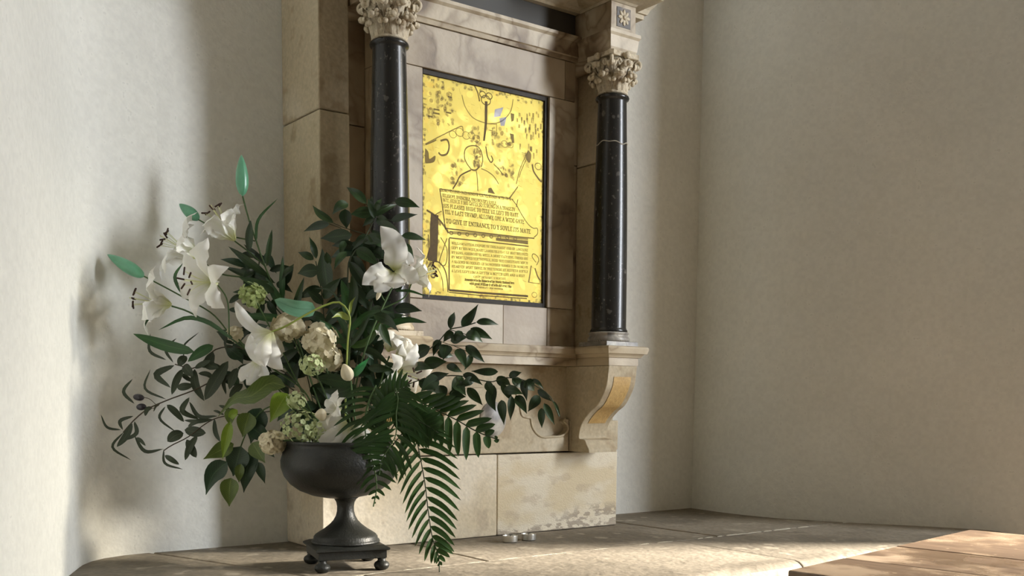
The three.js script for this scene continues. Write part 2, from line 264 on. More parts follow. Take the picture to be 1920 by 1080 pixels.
// ------------------------------------------------------------------ wall monument
const MX = 1.521, mir = (x) => 2 * MX - x;
const mon = thing('wall_monument', 'stone and marble wall monument with two black columns and a gilt brass plaque', 'monument', V(MX, 0, .1));
{
  const P = (n, g, m, l, parent = mon) => part(parent, n, g, m, l);
  const SX0 = 1.06, SX1 = 1.985, ZF = .2;
  // base course
  P('base_block', box(SX0, 1.561, 0.001, .2145, .001, ZF, .003, .8, .1), M.baseStone);
  const bs = box(1.5635, SX1, 0.001, .2135, .001, ZF - .001, .003, 1); { const p = bs.attributes.position, uv = bs.attributes.uv; for (let i = 0; i < uv.count; i++) uv.setXY(i, (p.getX(i) - 1.5635) / (SX1 - 1.5635) * .98 + .01, p.getY(i) / .2135 * .98 + .01); }
  P('base_block', bs, M.baseStained);
  // apron: backing and carved strapwork
  P('apron_panel', box(SX0, SX1, .2175, .449, .001, .178, .002, .8, .3, .2), M.limestone2);
  {
    const half = [[1077, 848], [1077, 829], [1079, 786], [1060, 785.5], [1057, 790], [1063, 796], [1065.5, 804], [1061, 812], [1052, 817.5], [1035, 819], [1019, 819.5], [1009, 815], [1001, 806], [996.5, 795], [994.5, 784], [986, 782.5], [979, 779], [976, 768], [973, 752], [967, 738], [955, 731]]
      .map(([x, y]) => atZ(x, y, .2)).map(p => [Math.max(p.x, MX + .02), Math.max(p.y, .2175)]);
    half[0][1] = .2175; half[0][0] = 1.803; half[1][0] = 1.803; half[2][0] = 1.803;
    const top = half[half.length - 1][1];
    const pts = [...half, [MX, top + .006], ...half.slice().reverse().map(([x, y]) => [mir(x), y])];
    const g = new THREE.ExtrudeGeometry(new THREE.Shape(pts.map(([x, y]) => new THREE.Vector2(x, y))), { depth: .018, bevelEnabled: true, bevelThickness: .003, bevelSize: .003, bevelOffset: -.003, bevelSegments: 2 });
    g.translate(0, 0, .179); P('strapwork', uvBox(g, .8, .7, .1), M.limestone2);
    // raised lip along the scroll
    for (const s of [0, 1]) { const line = half.slice(3).map(([x, y]) => V(s ? mir(x) : x, y, .2)); P('scroll_lip', uvBox(new THREE.TubeGeometry(new THREE.CatmullRomCurve3(line), 80, .0035, 6), .8), M.limestone2); }
    const c = atZ(924, 786, .2), dome = new THREE.SphereGeometry(1, 40, 20); dome.scale(.043, .0475, .016); dome.translate(c.x, c.y, .198); P('roundel', uvBox(dome, .4, .2, .6), M.marbleGrey, 'mottled grey marble roundel');
    P('apron_end', box(1.807, SX1, .2175, .30, .1, .2, .002, .8, .9), M.limestone2); P('apron_end', box(SX0, mir(1.807), .2175, .30, .1, .2, .002, .8, .2), M.limestone2);
  }
  // ledge: middle run, end returns and two breaks forward under the columns
  const lev = [[.4495, 0], [.4705, 0], [.471, .005], [.474, .006], [.480, .010], [.4805, .015], [.494, .018], [.4985, .016], [.5, .012]];
  P('moulded_shelf', loftRect(lev, SX0 + .012, SX1 - .012, .001, .222, .8, .15), M.marblePale);
  for (const s of [0, 1]) {
    const x0 = s ? 1.808 : mir(1.912), x1 = s ? 1.912 : mir(1.808);
    P('shelf_break', loftRect(lev.map(([y, o]) => [y + (y > .5 - 1e-9 ? .0005 : 0), o * 1.15]), x0, x1, .1, .354, .8, .45 + s * .3), M.marblePale);
    // console: profile traced along its outer edge
    const edge = [[1143, 687], [1141.5, 700], [1138.5, 722], [1131, 742], [1121, 760], [1109, 771], [1098, 784], [1091, 797], [1087.5, 810], [1087, 822]].map(([px, py]) => atX(px, py, 1.812)).map(p => [p.z, p.y]);
    const foot = [[.258, .25], [.268, .236], [.276, .225], [.277, .2165]];
    const line = new THREE.SplineCurve([...edge, ...foot.filter(f => f[1] < edge[edge.length - 1][1])].map(([z, y]) => new THREE.Vector2(z, y))).getPoints(60);
    line[0].y = .449;
    const cx0 = s ? 1.812 : mir(1.909), cx1 = s ? 1.909 : mir(1.812);
    const sh = new THREE.Shape([new THREE.Vector2(-.12, .449), ...line.map(p => new THREE.Vector2(-p.x, p.y)), new THREE.Vector2(-.12, .2165)]);
    const g = new THREE.ExtrudeGeometry(sh, { depth: cx1 - cx0, bevelEnabled: true, bevelThickness: .002, bevelSize: .002, bevelOffset: -.002, bevelSegments: 2 });
    g.rotateY(Math.PI / 2); g.translate(cx0, 0, 0);
    const con = P('console', uvBox(g, .8, .5 * s, .35), M.limestone2);
    // ochre inlay lying on the curved front
    const inl = line.filter(p => p.y < .422 && p.y > .292), pos = [], n = 12, a0 = cx0 + .019, a1 = cx1 - .017;
    const row = inl.map((p, i) => { const q = inl[Math.min(i + 1, inl.length - 1)], r = inl[Math.max(i - 1, 0)], t = new THREE.Vector2(q.x - r.x, q.y - r.y).normalize(); return [p.x - t.y * .0012, p.y + t.x * .0012]; });
    for (let i = 0; i + 1 < row.length; i++) { const [za, ya] = row[i], [zb, yb] = row[i + 1]; pos.push(a0, ya, za, a0, yb, zb, a1, yb, zb, a0, ya, za, a1, yb, zb, a1, ya, za); }
    const ig = new THREE.BufferGeometry(); ig.setAttribute('position', new THREE.Float32BufferAttribute(pos, 3)); ig.computeVertexNormals();
    P('inlay', uvBox(ig, .5, .3 * s), M.ochre, 'ochre stone inlay', con);
  }
  // pilaster strips at the outer edges, two stones each
  for (const s of [0, 1]) {
    const x0 = s ? mir(1.137) : SX0, x1 = s ? SX1 : 1.137;
    P('pilaster_stone', box(x0, x1, .5005, 1.008, .001, ZF, .004, .8, .05 + s * .4), M.limestone);
    P('pilaster_stone', box(x0, x1, 1.010, 1.3755, .001, ZF - .0015, .004, .8, .55 + s * .4, .3), M.limestone2);
    P('column_backing', box(s ? mir(1.231) : 1.1375, s ? mir(1.1375) : 1.231, .5005, 1.013, .001, .100, .002, .8, .2 * s), M.marbleB);
    P('column_backing', box(s ? mir(1.231) : 1.1375, s ? mir(1.1375) : 1.231, 1.015, 1.30, .001, .1005, .002, .8, .6, .4 * s), M.marble);
  }
  // marble slabs round the plaque
  const f = ZF, b = .001;
  P('marble_slab', box(1.2315, 1.774, 1.1515, 1.2515, b, f, .0015, .8, .12, .05), M.marble);
  P('marble_slab', box(1.7755, 1.8105, 1.1515, 1.2515, b, f - .0005, .0015, .8, .3, .5), M.marbleB);
  P('marble_slab', box(1.723, 1.8105, .6035, 1.150, b, f, .0015, .8, .72, .4), M.marbleB);
  P('marble_slab', box(1.2315, 1.333, .6035, 1.150, b, f, .0015, .8, .4, .15), M.marble);
  P('marble_slab', box(1.2315, 1.577, .5005, .602, b, f, .0015, .8, .65, .7), M.marble);
  P('marble_slab', box(1.5775, 1.722, .5005, .602, b, f - .0003, .0015, .8, .15, .33), M.marbleB);
  P('marble_slab', box(1.7235, 1.8105, .5005, .602, b, f, .0015, .8, .5, .9), M.marblePale);
  // architrave, slate frieze, cornice
  P('architrave', loftRect([[1.253, .004], [1.262, .008], [1.264, .012], [1.30, .014], [1.306, .02], [1.314, .02]], 1.2315, 1.8105, .001, .2, .8, .35, .2), M.marblePale);
  P('frieze', box(1.2315, 1.8105, 1.3145, 1.3755, b, .196, .001, .8), M.slate, 'dark slate frieze');
  const corn = [[1.376, 0], [1.381, .004], [1.3845, .014], [1.389, .05], [1.400, .052], [1.4005, .058], [1.412, .064], [1.426, .078], [1.432, .078]];
  P('cornice', loftRect(corn.map(([y, o]) => [y, o * .9]), SX0 + .03, SX1 - .03, .001, .212, .8, .2, .5), M.limestone2);
  for (const s of [0, 1]) {
    const x0 = s ? 1.813 : mir(1.899), x1 = s ? 1.899 : mir(1.813);
    P('cornice_break', loftRect(corn, x0, x1, .05, .335, .8, .6, .3 * s), M.limestone2);
    P('frieze_block', box(x0, x1, 1.3045, 1.3755, .05, .335, .0015, .8, .25, .1 + s * .5), M.marblePale);
    P('architrave_block', loftRect([[1.2535, -.001], [1.262, .003], [1.29, .006], [1.296, .010], [1.304, .010]], x0, x1, .05, .336, .8, .05, .3), M.marblePale);
    const cx = (x0 + x1) / 2, ro = [];
    P('rosette_panel', box(cx - .024, cx + .024, 1.316, 1.365, .3352, .3362, .0004, .3), M.darkInlay, 'dark carved rosette panel');
    for (let k = 0; k < 8; k++) { const a = k * Math.PI / 4, q = new THREE.SphereGeometry(1, 10, 6); q.scale(.0085, .0045, .0025); q.translate(.0125, 0, 0); q.rotateZ(a); q.translate(cx, 1.3405, .3368); ro.push(q); }
    const q = new THREE.SphereGeometry(.005, 10, 8); q.translate(cx, 1.3405, .337); ro.push(q); P('rosette', uvBox(join(ro), .3), M.carved);
  }
  // columns with capitals and bases
  for (const s of [0, 1]) {
    const c = V(s ? 1.856 : 1.186, 0, .297), y0 = .537, y1 = 1.153;
    const prof = [[.050, y0], [.0505, y0 + .006], [.0475, y0 + .010]]; for (let k = 0; k <= 20; k++) { const t = k / 20; prof.push([lerp(.0465, .0375, t) + .0022 * Math.sin(Math.PI * t), lerp(y0 + .014, y1 - .018, t)]); }
    prof.push([.0385, y1 - .014], [.043, y1 - .012], [.0445, y1 - .008], [.043, y1 - .004], [.040, y1 - .002], [.001, y1]);
    const g = lathe([[.001, y0], ...prof], c, 56); const uv = g.attributes.uv; for (let i = 0; i < uv.count; i++) uv.setXY(i, uv.getX(i) * .35, g.attributes.position.getY(i) + s * .43);
    const col = P('column_shaft', g, M.blackMarble, 'polished black marble shaft');
    const tor = lathe([[.001, .512], [.054, .512], [.0565, .516], [.056, .522], [.053, .526], [.051, .528], [.0505, .531], [.054, .5335], [.0545, .536], [.052, .5385], [.04, .539]], c, 48);
    P('column_base', uvBox(join([tor, box(c.x - .056, c.x + .056, .5005, .5125, c.z - .056, c.z + .056, .001)]), .3, .3 * s), s ? M.marbleGrey : M.marblePale, undefined, col);
    P('capital', capital(c, 1.152, 1.2535, s), M.carved, 'carved leafy capital', col);
    if (s) { const line = []; for (let k = 0; k <= 40; k++) { const a = Math.PI * 2 * k / 40, y = 1.028 + .003 * Math.sin(a * 3) + .002 * Math.sin(a * 7); line.push(V(c.x + .0410 * Math.cos(a), y, c.z + .0410 * Math.sin(a))); } P('repair_line', new THREE.TubeGeometry(new THREE.CatmullRomCurve3(line, true), 80, .0013, 5, true), M.mortar, 'pale mortared crack', col); }
  }
}
function sheet(rows) {                                           // rows of points -> surface, smooth
  const P = [], I = [], n = rows.length, m = rows[0].length; const UV = [];
  rows.forEach((r, i) => r.forEach((p, j) => { P.push(p.x, p.y, p.z); UV.push(j / (m - 1), i / (n - 1)); }));
  for (let i = 0; i + 1 < n; i++) for (let j = 0; j + 1 < m; j++) { const a = i * m + j; I.push(a, a + 1, a + m + 1, a, a + m + 1, a + m); }
  const g = new THREE.BufferGeometry(); g.setAttribute('position', new THREE.Float32BufferAttribute(P, 3)); g.setAttribute('uv', new THREE.Float32BufferAttribute(UV, 2)); g.setIndex(I); g.computeVertexNormals(); return g;
}
function capital(c, y0, y1, s) {
  const h = y1 - y0, L = [];
  L.push(lathe([[.001, y0], [.037, y0], [.0405, y0 + .004], [.0375, y0 + .008], [.0365, y0 + h * .4], [.040, y0 + h * .65], [.048, y0 + h * .86], [.001, y0 + h * .87]], c, 32));
  const acan = (a, yb, hh, out, w) => {                          // a lobed leaf, curling over at its tip
    const prof = [[.0365, 0], [.0385, .3], [.041, .6], [.047, .85], [.055, 1], [.0595, .96], [.060, .84], [.0575, .78]], rows = [];
    prof.forEach(([r, t], i) => { const u = i / (prof.length - 1), ww = w * (1 - .35 * u) * (1 + .22 * Math.sin(u * 18)), row = []; for (let k = -3; k <= 3; k++) { const q = k / 3, rad = (r + out * t) + .0035 * Math.cos(q * Math.PI * 2.5) - .004 * q * q, an = a + q * ww / .045; row.push(V(c.x + rad * Math.cos(an), yb + hh * t, c.z + rad * Math.sin(an))); } rows.push(row); });
    L.push(sheet(rows)); const tip = new THREE.SphereGeometry(.0092, 9, 7); tip.scale(1, .8, 1); tip.translate(c.x + (.0575 + out) * Math.cos(a), yb + hh * .9, c.z + (.0575 + out) * Math.sin(a)); L.push(tip);
    for (const q of [-1, 1]) { const bl = new THREE.SphereGeometry(.0062, 8, 6), an = a + q * w / .052; bl.translate(c.x + (.049 + out) * Math.cos(an), yb + hh * .62, c.z + (.049 + out) * Math.sin(an)); L.push(bl); }
  };
  for (let k = 0; k < 8; k++) { acan(k * Math.PI / 4 + Math.PI / 8, y0 + .004, h * .42, .003, .0150); acan(k * Math.PI / 4, y0 + .008, h * .68, .004, .0140); }
  for (let k = 0; k < 4; k++) {
    const a = Math.PI / 4 + k * Math.PI / 2, d = V(Math.cos(a), 0, Math.sin(a)), o = c.clone().addScaledVector(d, .0625); o.y = y0 + h * .76;
    const sp = []; for (let i = 0; i <= 26; i++) { const t = i / 26, an = Math.PI * .5 + t * Math.PI * 3.2, r = .0135 * (1 - t * .8); sp.push(o.clone().addScaledVector(d, -r * Math.cos(an) * -1).add(V(0, r * Math.sin(an), 0))); }
    L.push(new THREE.TubeGeometry(new THREE.CatmullRomCurve3(sp), 40, .0048, 6));
    const a2 = k * Math.PI / 2, fl = new THREE.SphereGeometry(.0095, 10, 8); fl.scale(1, 1, 1); fl.translate(c.x + .054 * Math.cos(a2), y0 + h * .9, c.z + .054 * Math.sin(a2)); L.push(fl);
    for (const q of [-1, 1]) { const ax = a2 + q * .42, hel = []; for (let i = 0; i <= 16; i++) { const t = i / 16, an = t * Math.PI * 2.4, r = .008 * (1 - t * .7), rad = .052; hel.push(V(c.x + rad * Math.cos(ax + q * r * Math.cos(an) * 14 * .9), y0 + h * .72 + r * Math.sin(an) * 1.2, c.z + rad * Math.sin(ax + q * r * Math.cos(an) * 14 * .9))); } L.push(new THREE.TubeGeometry(new THREE.CatmullRomCurve3(hel), 20, .0032, 5)); }
  }
  const sh = new THREE.Shape(), R = .051, K = .043; const cor = [[1, 1], [-1, 1], [-1, -1], [1, -1]];
  sh.moveTo(R, R * .86); sh.lineTo(R * .86, R); sh.quadraticCurveTo(0, K, -R * .86, R); sh.lineTo(-R, R * .86); sh.quadraticCurveTo(-K, 0, -R, -R * .86); sh.lineTo(-R * .86, -R); sh.quadraticCurveTo(0, -K, R * .86, -R); sh.lineTo(R, -R * .86); sh.quadraticCurveTo(K, 0, R, R * .86);
  const ab = new THREE.ExtrudeGeometry(sh, { depth: h * .1, bevelEnabled: true, bevelThickness: .0012, bevelSize: .0012, bevelOffset: -.0012, bevelSegments: 1 }); ab.rotateX(-Math.PI / 2); ab.translate(c.x, y1 - h * .1 - .0015, c.z); L.push(ab);
  return uvBox(join(L), .4, .2 + .4 * s);
}
console.log('monument');

// ------------------------------------------------------------------ brass plaque (engraved; the print is flat)
{
  const X0 = 1.3355, X1 = 1.7205, Y0 = .6045, Y1 = 1.1495, Z = .1875, CW = 1024, CH = 1448;
  const q = (px, py) => { const p = atZ(px, py, Z); return [(p.x - X0) / (X1 - X0) * CW, (Y1 - p.y) / (Y1 - Y0) * CH]; };
  const mk = (bg) => { const c = document.createElement('canvas'); c.width = CW; c.height = CH; const x = c.getContext('2d'); x.fillStyle = bg; x.fillRect(0, 0, CW, CH); return [c, x]; };
  const [cc, col] = mk('#a4934c'), [cr, rough] = mk('#00550a'), [cb, bump] = mk('#a0a0a0');
  rough.fillStyle = 'rgb(0,138,245)'; rough.fillRect(0, 0, CW, CH);
  // tarnish and wear in the metal: blotches with grain
  for (let i = 0; i < 900; i++) {
    const x = rr(0, CW), y = rr(0, CH), r = rr(3, 26), e = Math.min(x, CW - x, y, CH - y), a = e < 90 ? .16 : .05;
    col.fillStyle = rnd() < .55 ? `rgba(150,118,46,${a})` : rnd() < .5 ? `rgba(250,214,110,${a})` : `rgba(190,140,60,${a})`;
    col.beginPath(); col.ellipse(x, y, r, r * rr(.5, 1.6), rr(0, 3), 0, 6.3); col.fill();
  }
  for (let i = 0; i < 700; i++) { const side = Math.floor(rnd() * 4), t = rnd(), o = Math.pow(rnd(), 2.2) * 60; const [x, y] = side === 0 ? [t * CW, o] : side === 1 ? [t * CW, CH - o * .9] : side === 2 ? [o * .6, t * CH] : [CW - o * .6, t * CH]; col.fillStyle = `rgba(58,50,34,${rr(.12, .4)})`; col.beginPath(); col.ellipse(x, y, rr(3, 14), rr(3, 12), 0, 0, 6.3); col.fill(); rough.fillStyle = 'rgba(0,190,90,.25)'; rough.beginPath(); rough.arc(x, y, rr(3, 12), 0, 6.3); rough.fill(); }
  for (let i = 0; i < 260; i++) { const [x, y] = q(rr(815, 985), rr(215, 545)); rough.fillStyle = 'rgba(0,92,250,.22)'; rough.beginPath(); rough.ellipse(x, y, rr(8, 60), rr(8, 46), rr(0, 3), 0, 6.3); rough.fill(); }
  const each = (fn) => { fn(col, 0); fn(bump, 1); fn(rough, 2); };
  const ink = (k, a = 1) => k === 0 ? `rgba(70,52,30,${a})` : k === 1 ? `rgba(40,40,40,${a})` : `rgba(0,180,60,${a})`;
  const path = (x, pts, close) => { x.beginPath(); pts.forEach((p, i) => { const [a, b] = q(...p); i ? x.lineTo(a, b) : x.moveTo(a, b); }); if (close) x.closePath(); };
  const spline = (pts, n = 40) => new THREE.SplineCurve(pts.map(p => new THREE.Vector2(...p))).getPoints(n).map(p => [p.x, p.y]);
  const stroke = (pts, w, a = .8, sm = true) => each((x, k) => { path(x, sm && pts.length > 2 ? spline(pts) : pts); x.strokeStyle = ink(k, a); x.lineWidth = w; x.stroke(); });
  const fill = (pts, a = .8, sm = false) => each((x, k) => { path(x, sm ? spline([...pts, pts[0]], 60) : pts, true); x.fillStyle = ink(k, a); x.fill(); });
  const circle = (px, py, r, w, a = .7) => each((x, k) => { const [cx, cy] = q(px, py); x.beginPath(); x.ellipse(cx, cy, r * 1.25, r, 0, 0, 6.3); x.strokeStyle = ink(k, a); x.lineWidth = w; x.stroke(); });
  // sunburst roundel, emblem and post at the head
  stroke([[866, 178], [872, 200], [886, 220], [905, 229], [922, 232], [942, 226], [957, 209], [962, 186]], 6, .35);
  stroke([[872, 150], [884, 153], [895, 172], [899, 190]], 8, .6);
  for (const [x, y, r] of [[905, 177, 20], [917, 180, 20], [911, 188, 30]]) circle(x, y, r, 6, .55);
  fill([[909, 190], [914, 190], [913, 232], [909, 264], [906, 264], [909, 230]], .8);
  col.fillStyle = 'rgba(78,84,130,.6)'; for (const poly of [[[928, 205], [944, 201], [938, 218], [926, 220]], [[936, 222], [950, 219], [946, 236], [939, 236]]]) { path(col, poly, true); col.fill(); }  // bluish reflection painted into the brass colour
  stroke([[920, 232], [931, 233], [931, 254], [920, 253]], 4, .35, false); stroke([[917, 244], [929, 246]], 4, .4); stroke([[923, 239], [923, 252]], 4, .4);
  fill([[957, 212], [964, 214], [963, 226], [959, 228]], .55); fill([[956, 250], [963, 252], [964, 268], [960, 268]], .55);
  // hanging drapery of worn lettering at both sides
  for (let i = 0; i < 40; i++) { const x = rr(968, 1018), y = rr(208, 290); each((c, k) => { const [a, b] = q(x, y); c.fillStyle = ink(k, rr(.2, .45)); c.fillRect(a, b, rr(6, 16), rr(14, 42)); }); }
  for (const [x, y, w] of [[813, 203, 10], [812, 210, 11], [836, 209, 9], [840, 180, 7], [802, 216, 8]]) each((c, k) => { const [a, b] = q(x, y); c.fillStyle = ink(k, .55); c.fillRect(a, b, w * 4.5, 9); });
  for (let i = 0; i < 420; i++) { const x = rr(0, CW), y = rr(0, CH), l = rr(8, 34), h = rnd() < .5; each((c, k) => { c.strokeStyle = ink(k, .16); c.lineWidth = 2.5; c.beginPath(); c.moveTo(x, y); c.lineTo(x + (h ? l : l * .3), y + (h ? l * .15 : l)); c.stroke(); }); }
  for (const [x0, x1, y0, y1, n] of [[800, 850, 160, 235, 60], [880, 960, 240, 275, 46], [846, 870, 300, 350, 24], [925, 965, 300, 350, 24], [800, 825, 400, 500, 40]]) for (let i = 0; i < n; i++) { const x = rr(x0, x1), y = rr(y0, y1); each((c, k) => { const [a, b] = q(x, y); c.fillStyle = ink(k, rr(.12, .34)); c.beginPath(); c.ellipse(a, b, rr(4, 15), rr(5, 18), rr(0, 3), 0, 6.3); c.fill(); }); }
  // curling clouds, wings and the half-length figure
  stroke([[797, 270], [820, 258], [852, 242], [866, 237], [868, 246]], 5, .45); stroke([[798, 271], [812, 265], [818, 262]], 9, .5);
  fill([[797, 278], [803, 285], [805, 298], [816, 292], [814, 303], [803, 306], [797, 303]], .55, true);
  stroke([[826, 264], [838, 262], [842, 275], [838, 288], [828, 291], [822, 286]], 11, .6);
  for (const [x, y, r] of [[849, 252, 22], [862, 248, 26], [874, 254, 24], [884, 254, 22], [893, 260, 22], [946, 270, 22], [957, 272, 18]]) circle(x, y, r, 4, .32);
  stroke([[884, 318], [877, 309], [871, 296], [872, 281], [880, 274], [894, 274], [902, 283], [905, 300], [902, 313]], 7, .5);
  stroke([[883, 319], [870, 325], [862, 331], [856, 343], [849, 354]], 8, .7); stroke([[902, 316], [915, 322], [926, 331], [935, 345]], 6, .4);
  each((x, k) => { for (let i = 0; i < 30; i++) { const [a, b] = q(rr(888, 901), rr(279, 312)); x.fillStyle = ink(k, .35); x.beginPath(); x.ellipse(a, b, rr(4, 11), rr(6, 14), 0, 0, 6.3); x.fill(); } });
  stroke([[884, 318], [892, 319], [899, 312]], 9, .6); stroke([[893, 321], [895, 335], [896, 358]], 5, .5);
  stroke([[911, 275], [914, 293], [920, 304], [924, 300], [921, 292]], 8, .6); stroke([[926, 308], [936, 318], [943, 328]], 6, .5);
  fill([[916, 353], [921, 352], [928, 364], [922, 362], [915, 361]], .6);
  fill([[990, 281], [996, 290], [993, 305], [986, 296]], .5, true); stroke([[990, 284], [982, 300], [974, 320], [968, 345]], 6, .35); stroke([[986, 300], [978, 318], [973, 333]], 5, .35); stroke([[998, 308], [1001, 322], [1012, 338], [1016, 340]], 12, .6); circle(1009, 312, 22, 5, .45);
  for (let i = 0; i < 9; i++) stroke([[978 + i * 1.1, 286 + i * 3.2], [990 + i * .2, 290 + i * 3]], 3, .35);
  stroke([[955, 372], [966, 357], [971, 350]], 7, .5); stroke([[968, 388], [971, 374]], 6, .45);
  // sloping scroll with the verse
  stroke([[824.5, 354.5], [829, 383], [835, 430]], 6, .75, false); stroke([[824, 354], [860, 360], [920, 367], [962, 374]], 5, .5); stroke([[834, 428], [900, 436], [960, 443], [1002, 447]], 7, .6); stroke([[960, 374], [968, 384], [978, 402], [990, 420], [1000, 428], [1007, 428], [1008, 438], [1001, 445]], 5, .5);
  const text = (s, a, b, hpx, al, font = 'serif', bold = '') => each((x, k) => {
    const [ax, ay] = q(...a), [bx, by] = q(...b), w = Math.hypot(bx - ax, by - ay), h = hpx / 425 * CH * 1.45;
    x.save(); x.translate(ax, ay); x.rotate(Math.atan2(by - ay, bx - ax)); x.font = `${bold} ${h}px ${font}`; const m = x.measureText(s).width; x.scale(w / m, 1); x.fillStyle = ink(k, al); x.textBaseline = 'alphabetic'; x.fillText(s, 0, 0); x.restore();
  });
  text('HONOVRS LOVE ONES HONOVR VERTVE STANDS WITH TRVE', [826, 359], [958, 376], 5.5, .75);
  text('RELIGIOVS, INVINCIBLE, VNCONQVER’D SOVLE', [829, 369], [930, 384], 6, .7);
  text('WIT, FENCE Y ME GATES SO STRONG IN A TRAGEDY', [830, 378], [966, 396], 6.5, .6);
  text('HIS PLEASED BRIDE TO TELL HE LEFT TO HATE', [831, 389], [972, 407], 7, .65);
  text('TIL Y LAST TRVMP, ALLOWE OPE A WIDE GATE', [834, 401], [983, 420], 7.5, .75);
  text('TO GIVE IT ENTRANCE TO Y SOVLE ITS MATE', [836, 418], [995, 438], 8, .85);
  // bands between the tablets, tablet edges
  fill([[842, 433], [900, 437], [990, 447], [990, 450], [900, 442], [842, 438]], .35); for (let i = 0; i < 9; i++) circle(846 + i * 15, 437 + i * 1.3, 10, 5, .5);
  fill([[930, 446], [990, 451.5], [990, 458], [930, 451]], .55); stroke([[842, 446], [900, 452], [991, 462]], 7, .6, false); stroke([[842, 447], [842, 544]], 9, .65, false); stroke([[842, 544], [900, 549], [990, 555.5]], 12, .8, false); stroke([[842, 548], [900, 554], [988, 560]], 6, .6, false);
  const low = ['WILLIAM SEYTON ESQVIRE OF THIS PARISH AND OF LINCOLNE', 'LEFT BY HIS WIFE MARY LAMBE YE 2 DAY OF MAY BELOVED', 'BY SONS, AMONGST VS WELL A MOST FAITHFVL FREND HIS', 'BY MORT LIVED VERTVOVSLY, DIED THE CHRISTIANS MVCH', 'A SECOND BLOODLES OF HONOVRED NAMES Y IN HONOVR', 'HEART OF MOST TRVST, IN THE TOMBE HE RESTETH SOFTLY', 'A LOVE LEFT HIM A GIFT OF A BETTER LIFE AND A REST'];
  low.forEach((s, i) => text(s, [846.5, 458 + i * 8.7], [990 - (i === 6 ? 6 : 0), 471.5 + i * 8.05], 4.6, .55));
  text('OBIIT 28 MART. 1 MDCXVI', [888, 521], [948, 525], 4, .5); text('Remembred in the Memorie of her Worthy Husband here', [871, 526.5], [964, 533], 4.6, .8, 'serif', 'bold italic'); text('with good William & of wife did erect this', [880, 533.5], [959, 539.5], 4.6, .75, 'serif', 'bold italic'); text('in token of a true memorie', [892, 539.5], [943, 543.5], 3.6, .6, 'serif', 'italic');
  // side ornaments
  fill([[808, 400], [822, 404], [821, 452], [819, 492], [802, 488], [801, 478], [806, 462], [806, 430]], .8); stroke([[800, 394], [815, 404], [830, 420], [841, 437]], 12, .65); stroke([[826, 445], [838, 468], [836, 494], [829, 498], [824, 490], [830, 470], [838, 447]], 5, .55); stroke([[828, 396], [822, 399], [816, 403]], 5, .5); stroke([[803, 440], [804, 470], [799, 486]], 7, .5);
  stroke([[800, 520], [803, 500], [812, 491], [823, 492], [833, 504], [838, 522], [840, 548]], 8, .6); stroke([[803, 524], [806, 506], [814, 500], [822, 506], [829, 524], [831, 546]], 5, .45); circle(812, 517, 12, 10, .6);
  stroke([[1005, 492], [998, 482], [1000, 476], [1007, 480], [1010, 488], [1006, 497]], 5, .5); stroke([[996, 498], [994, 512], [991, 530]], 9, .45); stroke([[1003, 503], [1008, 518], [1013, 526]], 10, .55); stroke([[992, 529], [1002, 531], [1012, 532]], 5, .4); circle(1002, 553, 18, 4, .35);
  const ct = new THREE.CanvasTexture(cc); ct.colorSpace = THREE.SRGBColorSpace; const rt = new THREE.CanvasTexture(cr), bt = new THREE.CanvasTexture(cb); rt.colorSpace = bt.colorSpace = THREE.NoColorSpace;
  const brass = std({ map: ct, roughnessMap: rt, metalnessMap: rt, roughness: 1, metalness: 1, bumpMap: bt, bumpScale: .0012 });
  const g = new THREE.BoxGeometry(X1 - X0, Y1 - Y0, .005); g.translate((X0 + X1) / 2, (Y0 + Y1) / 2, Z - .0025);
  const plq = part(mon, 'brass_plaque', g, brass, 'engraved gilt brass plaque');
  const iron = std({ map: tex(256, (u, v) => { const a = fbm(u, v, 10, 4, 911), k = .7 + .6 * a; return [52 * k, 47 * k, 40 * k]; }), roughness: .7 });
  for (const [x0, x1, y0, y1] of [[1.3335, 1.3385, .6025, 1.1505], [1.7135, 1.7225, .6025, 1.1505], [1.3385, 1.7135, 1.1395, 1.1505], [1.3385, 1.7135, .6025, .6145]]) part(plq, 'frame_strip', box(x0, x1, y0, y1, .18, .1925, .0008, .2), iron, 'dark metal frame strip');
}

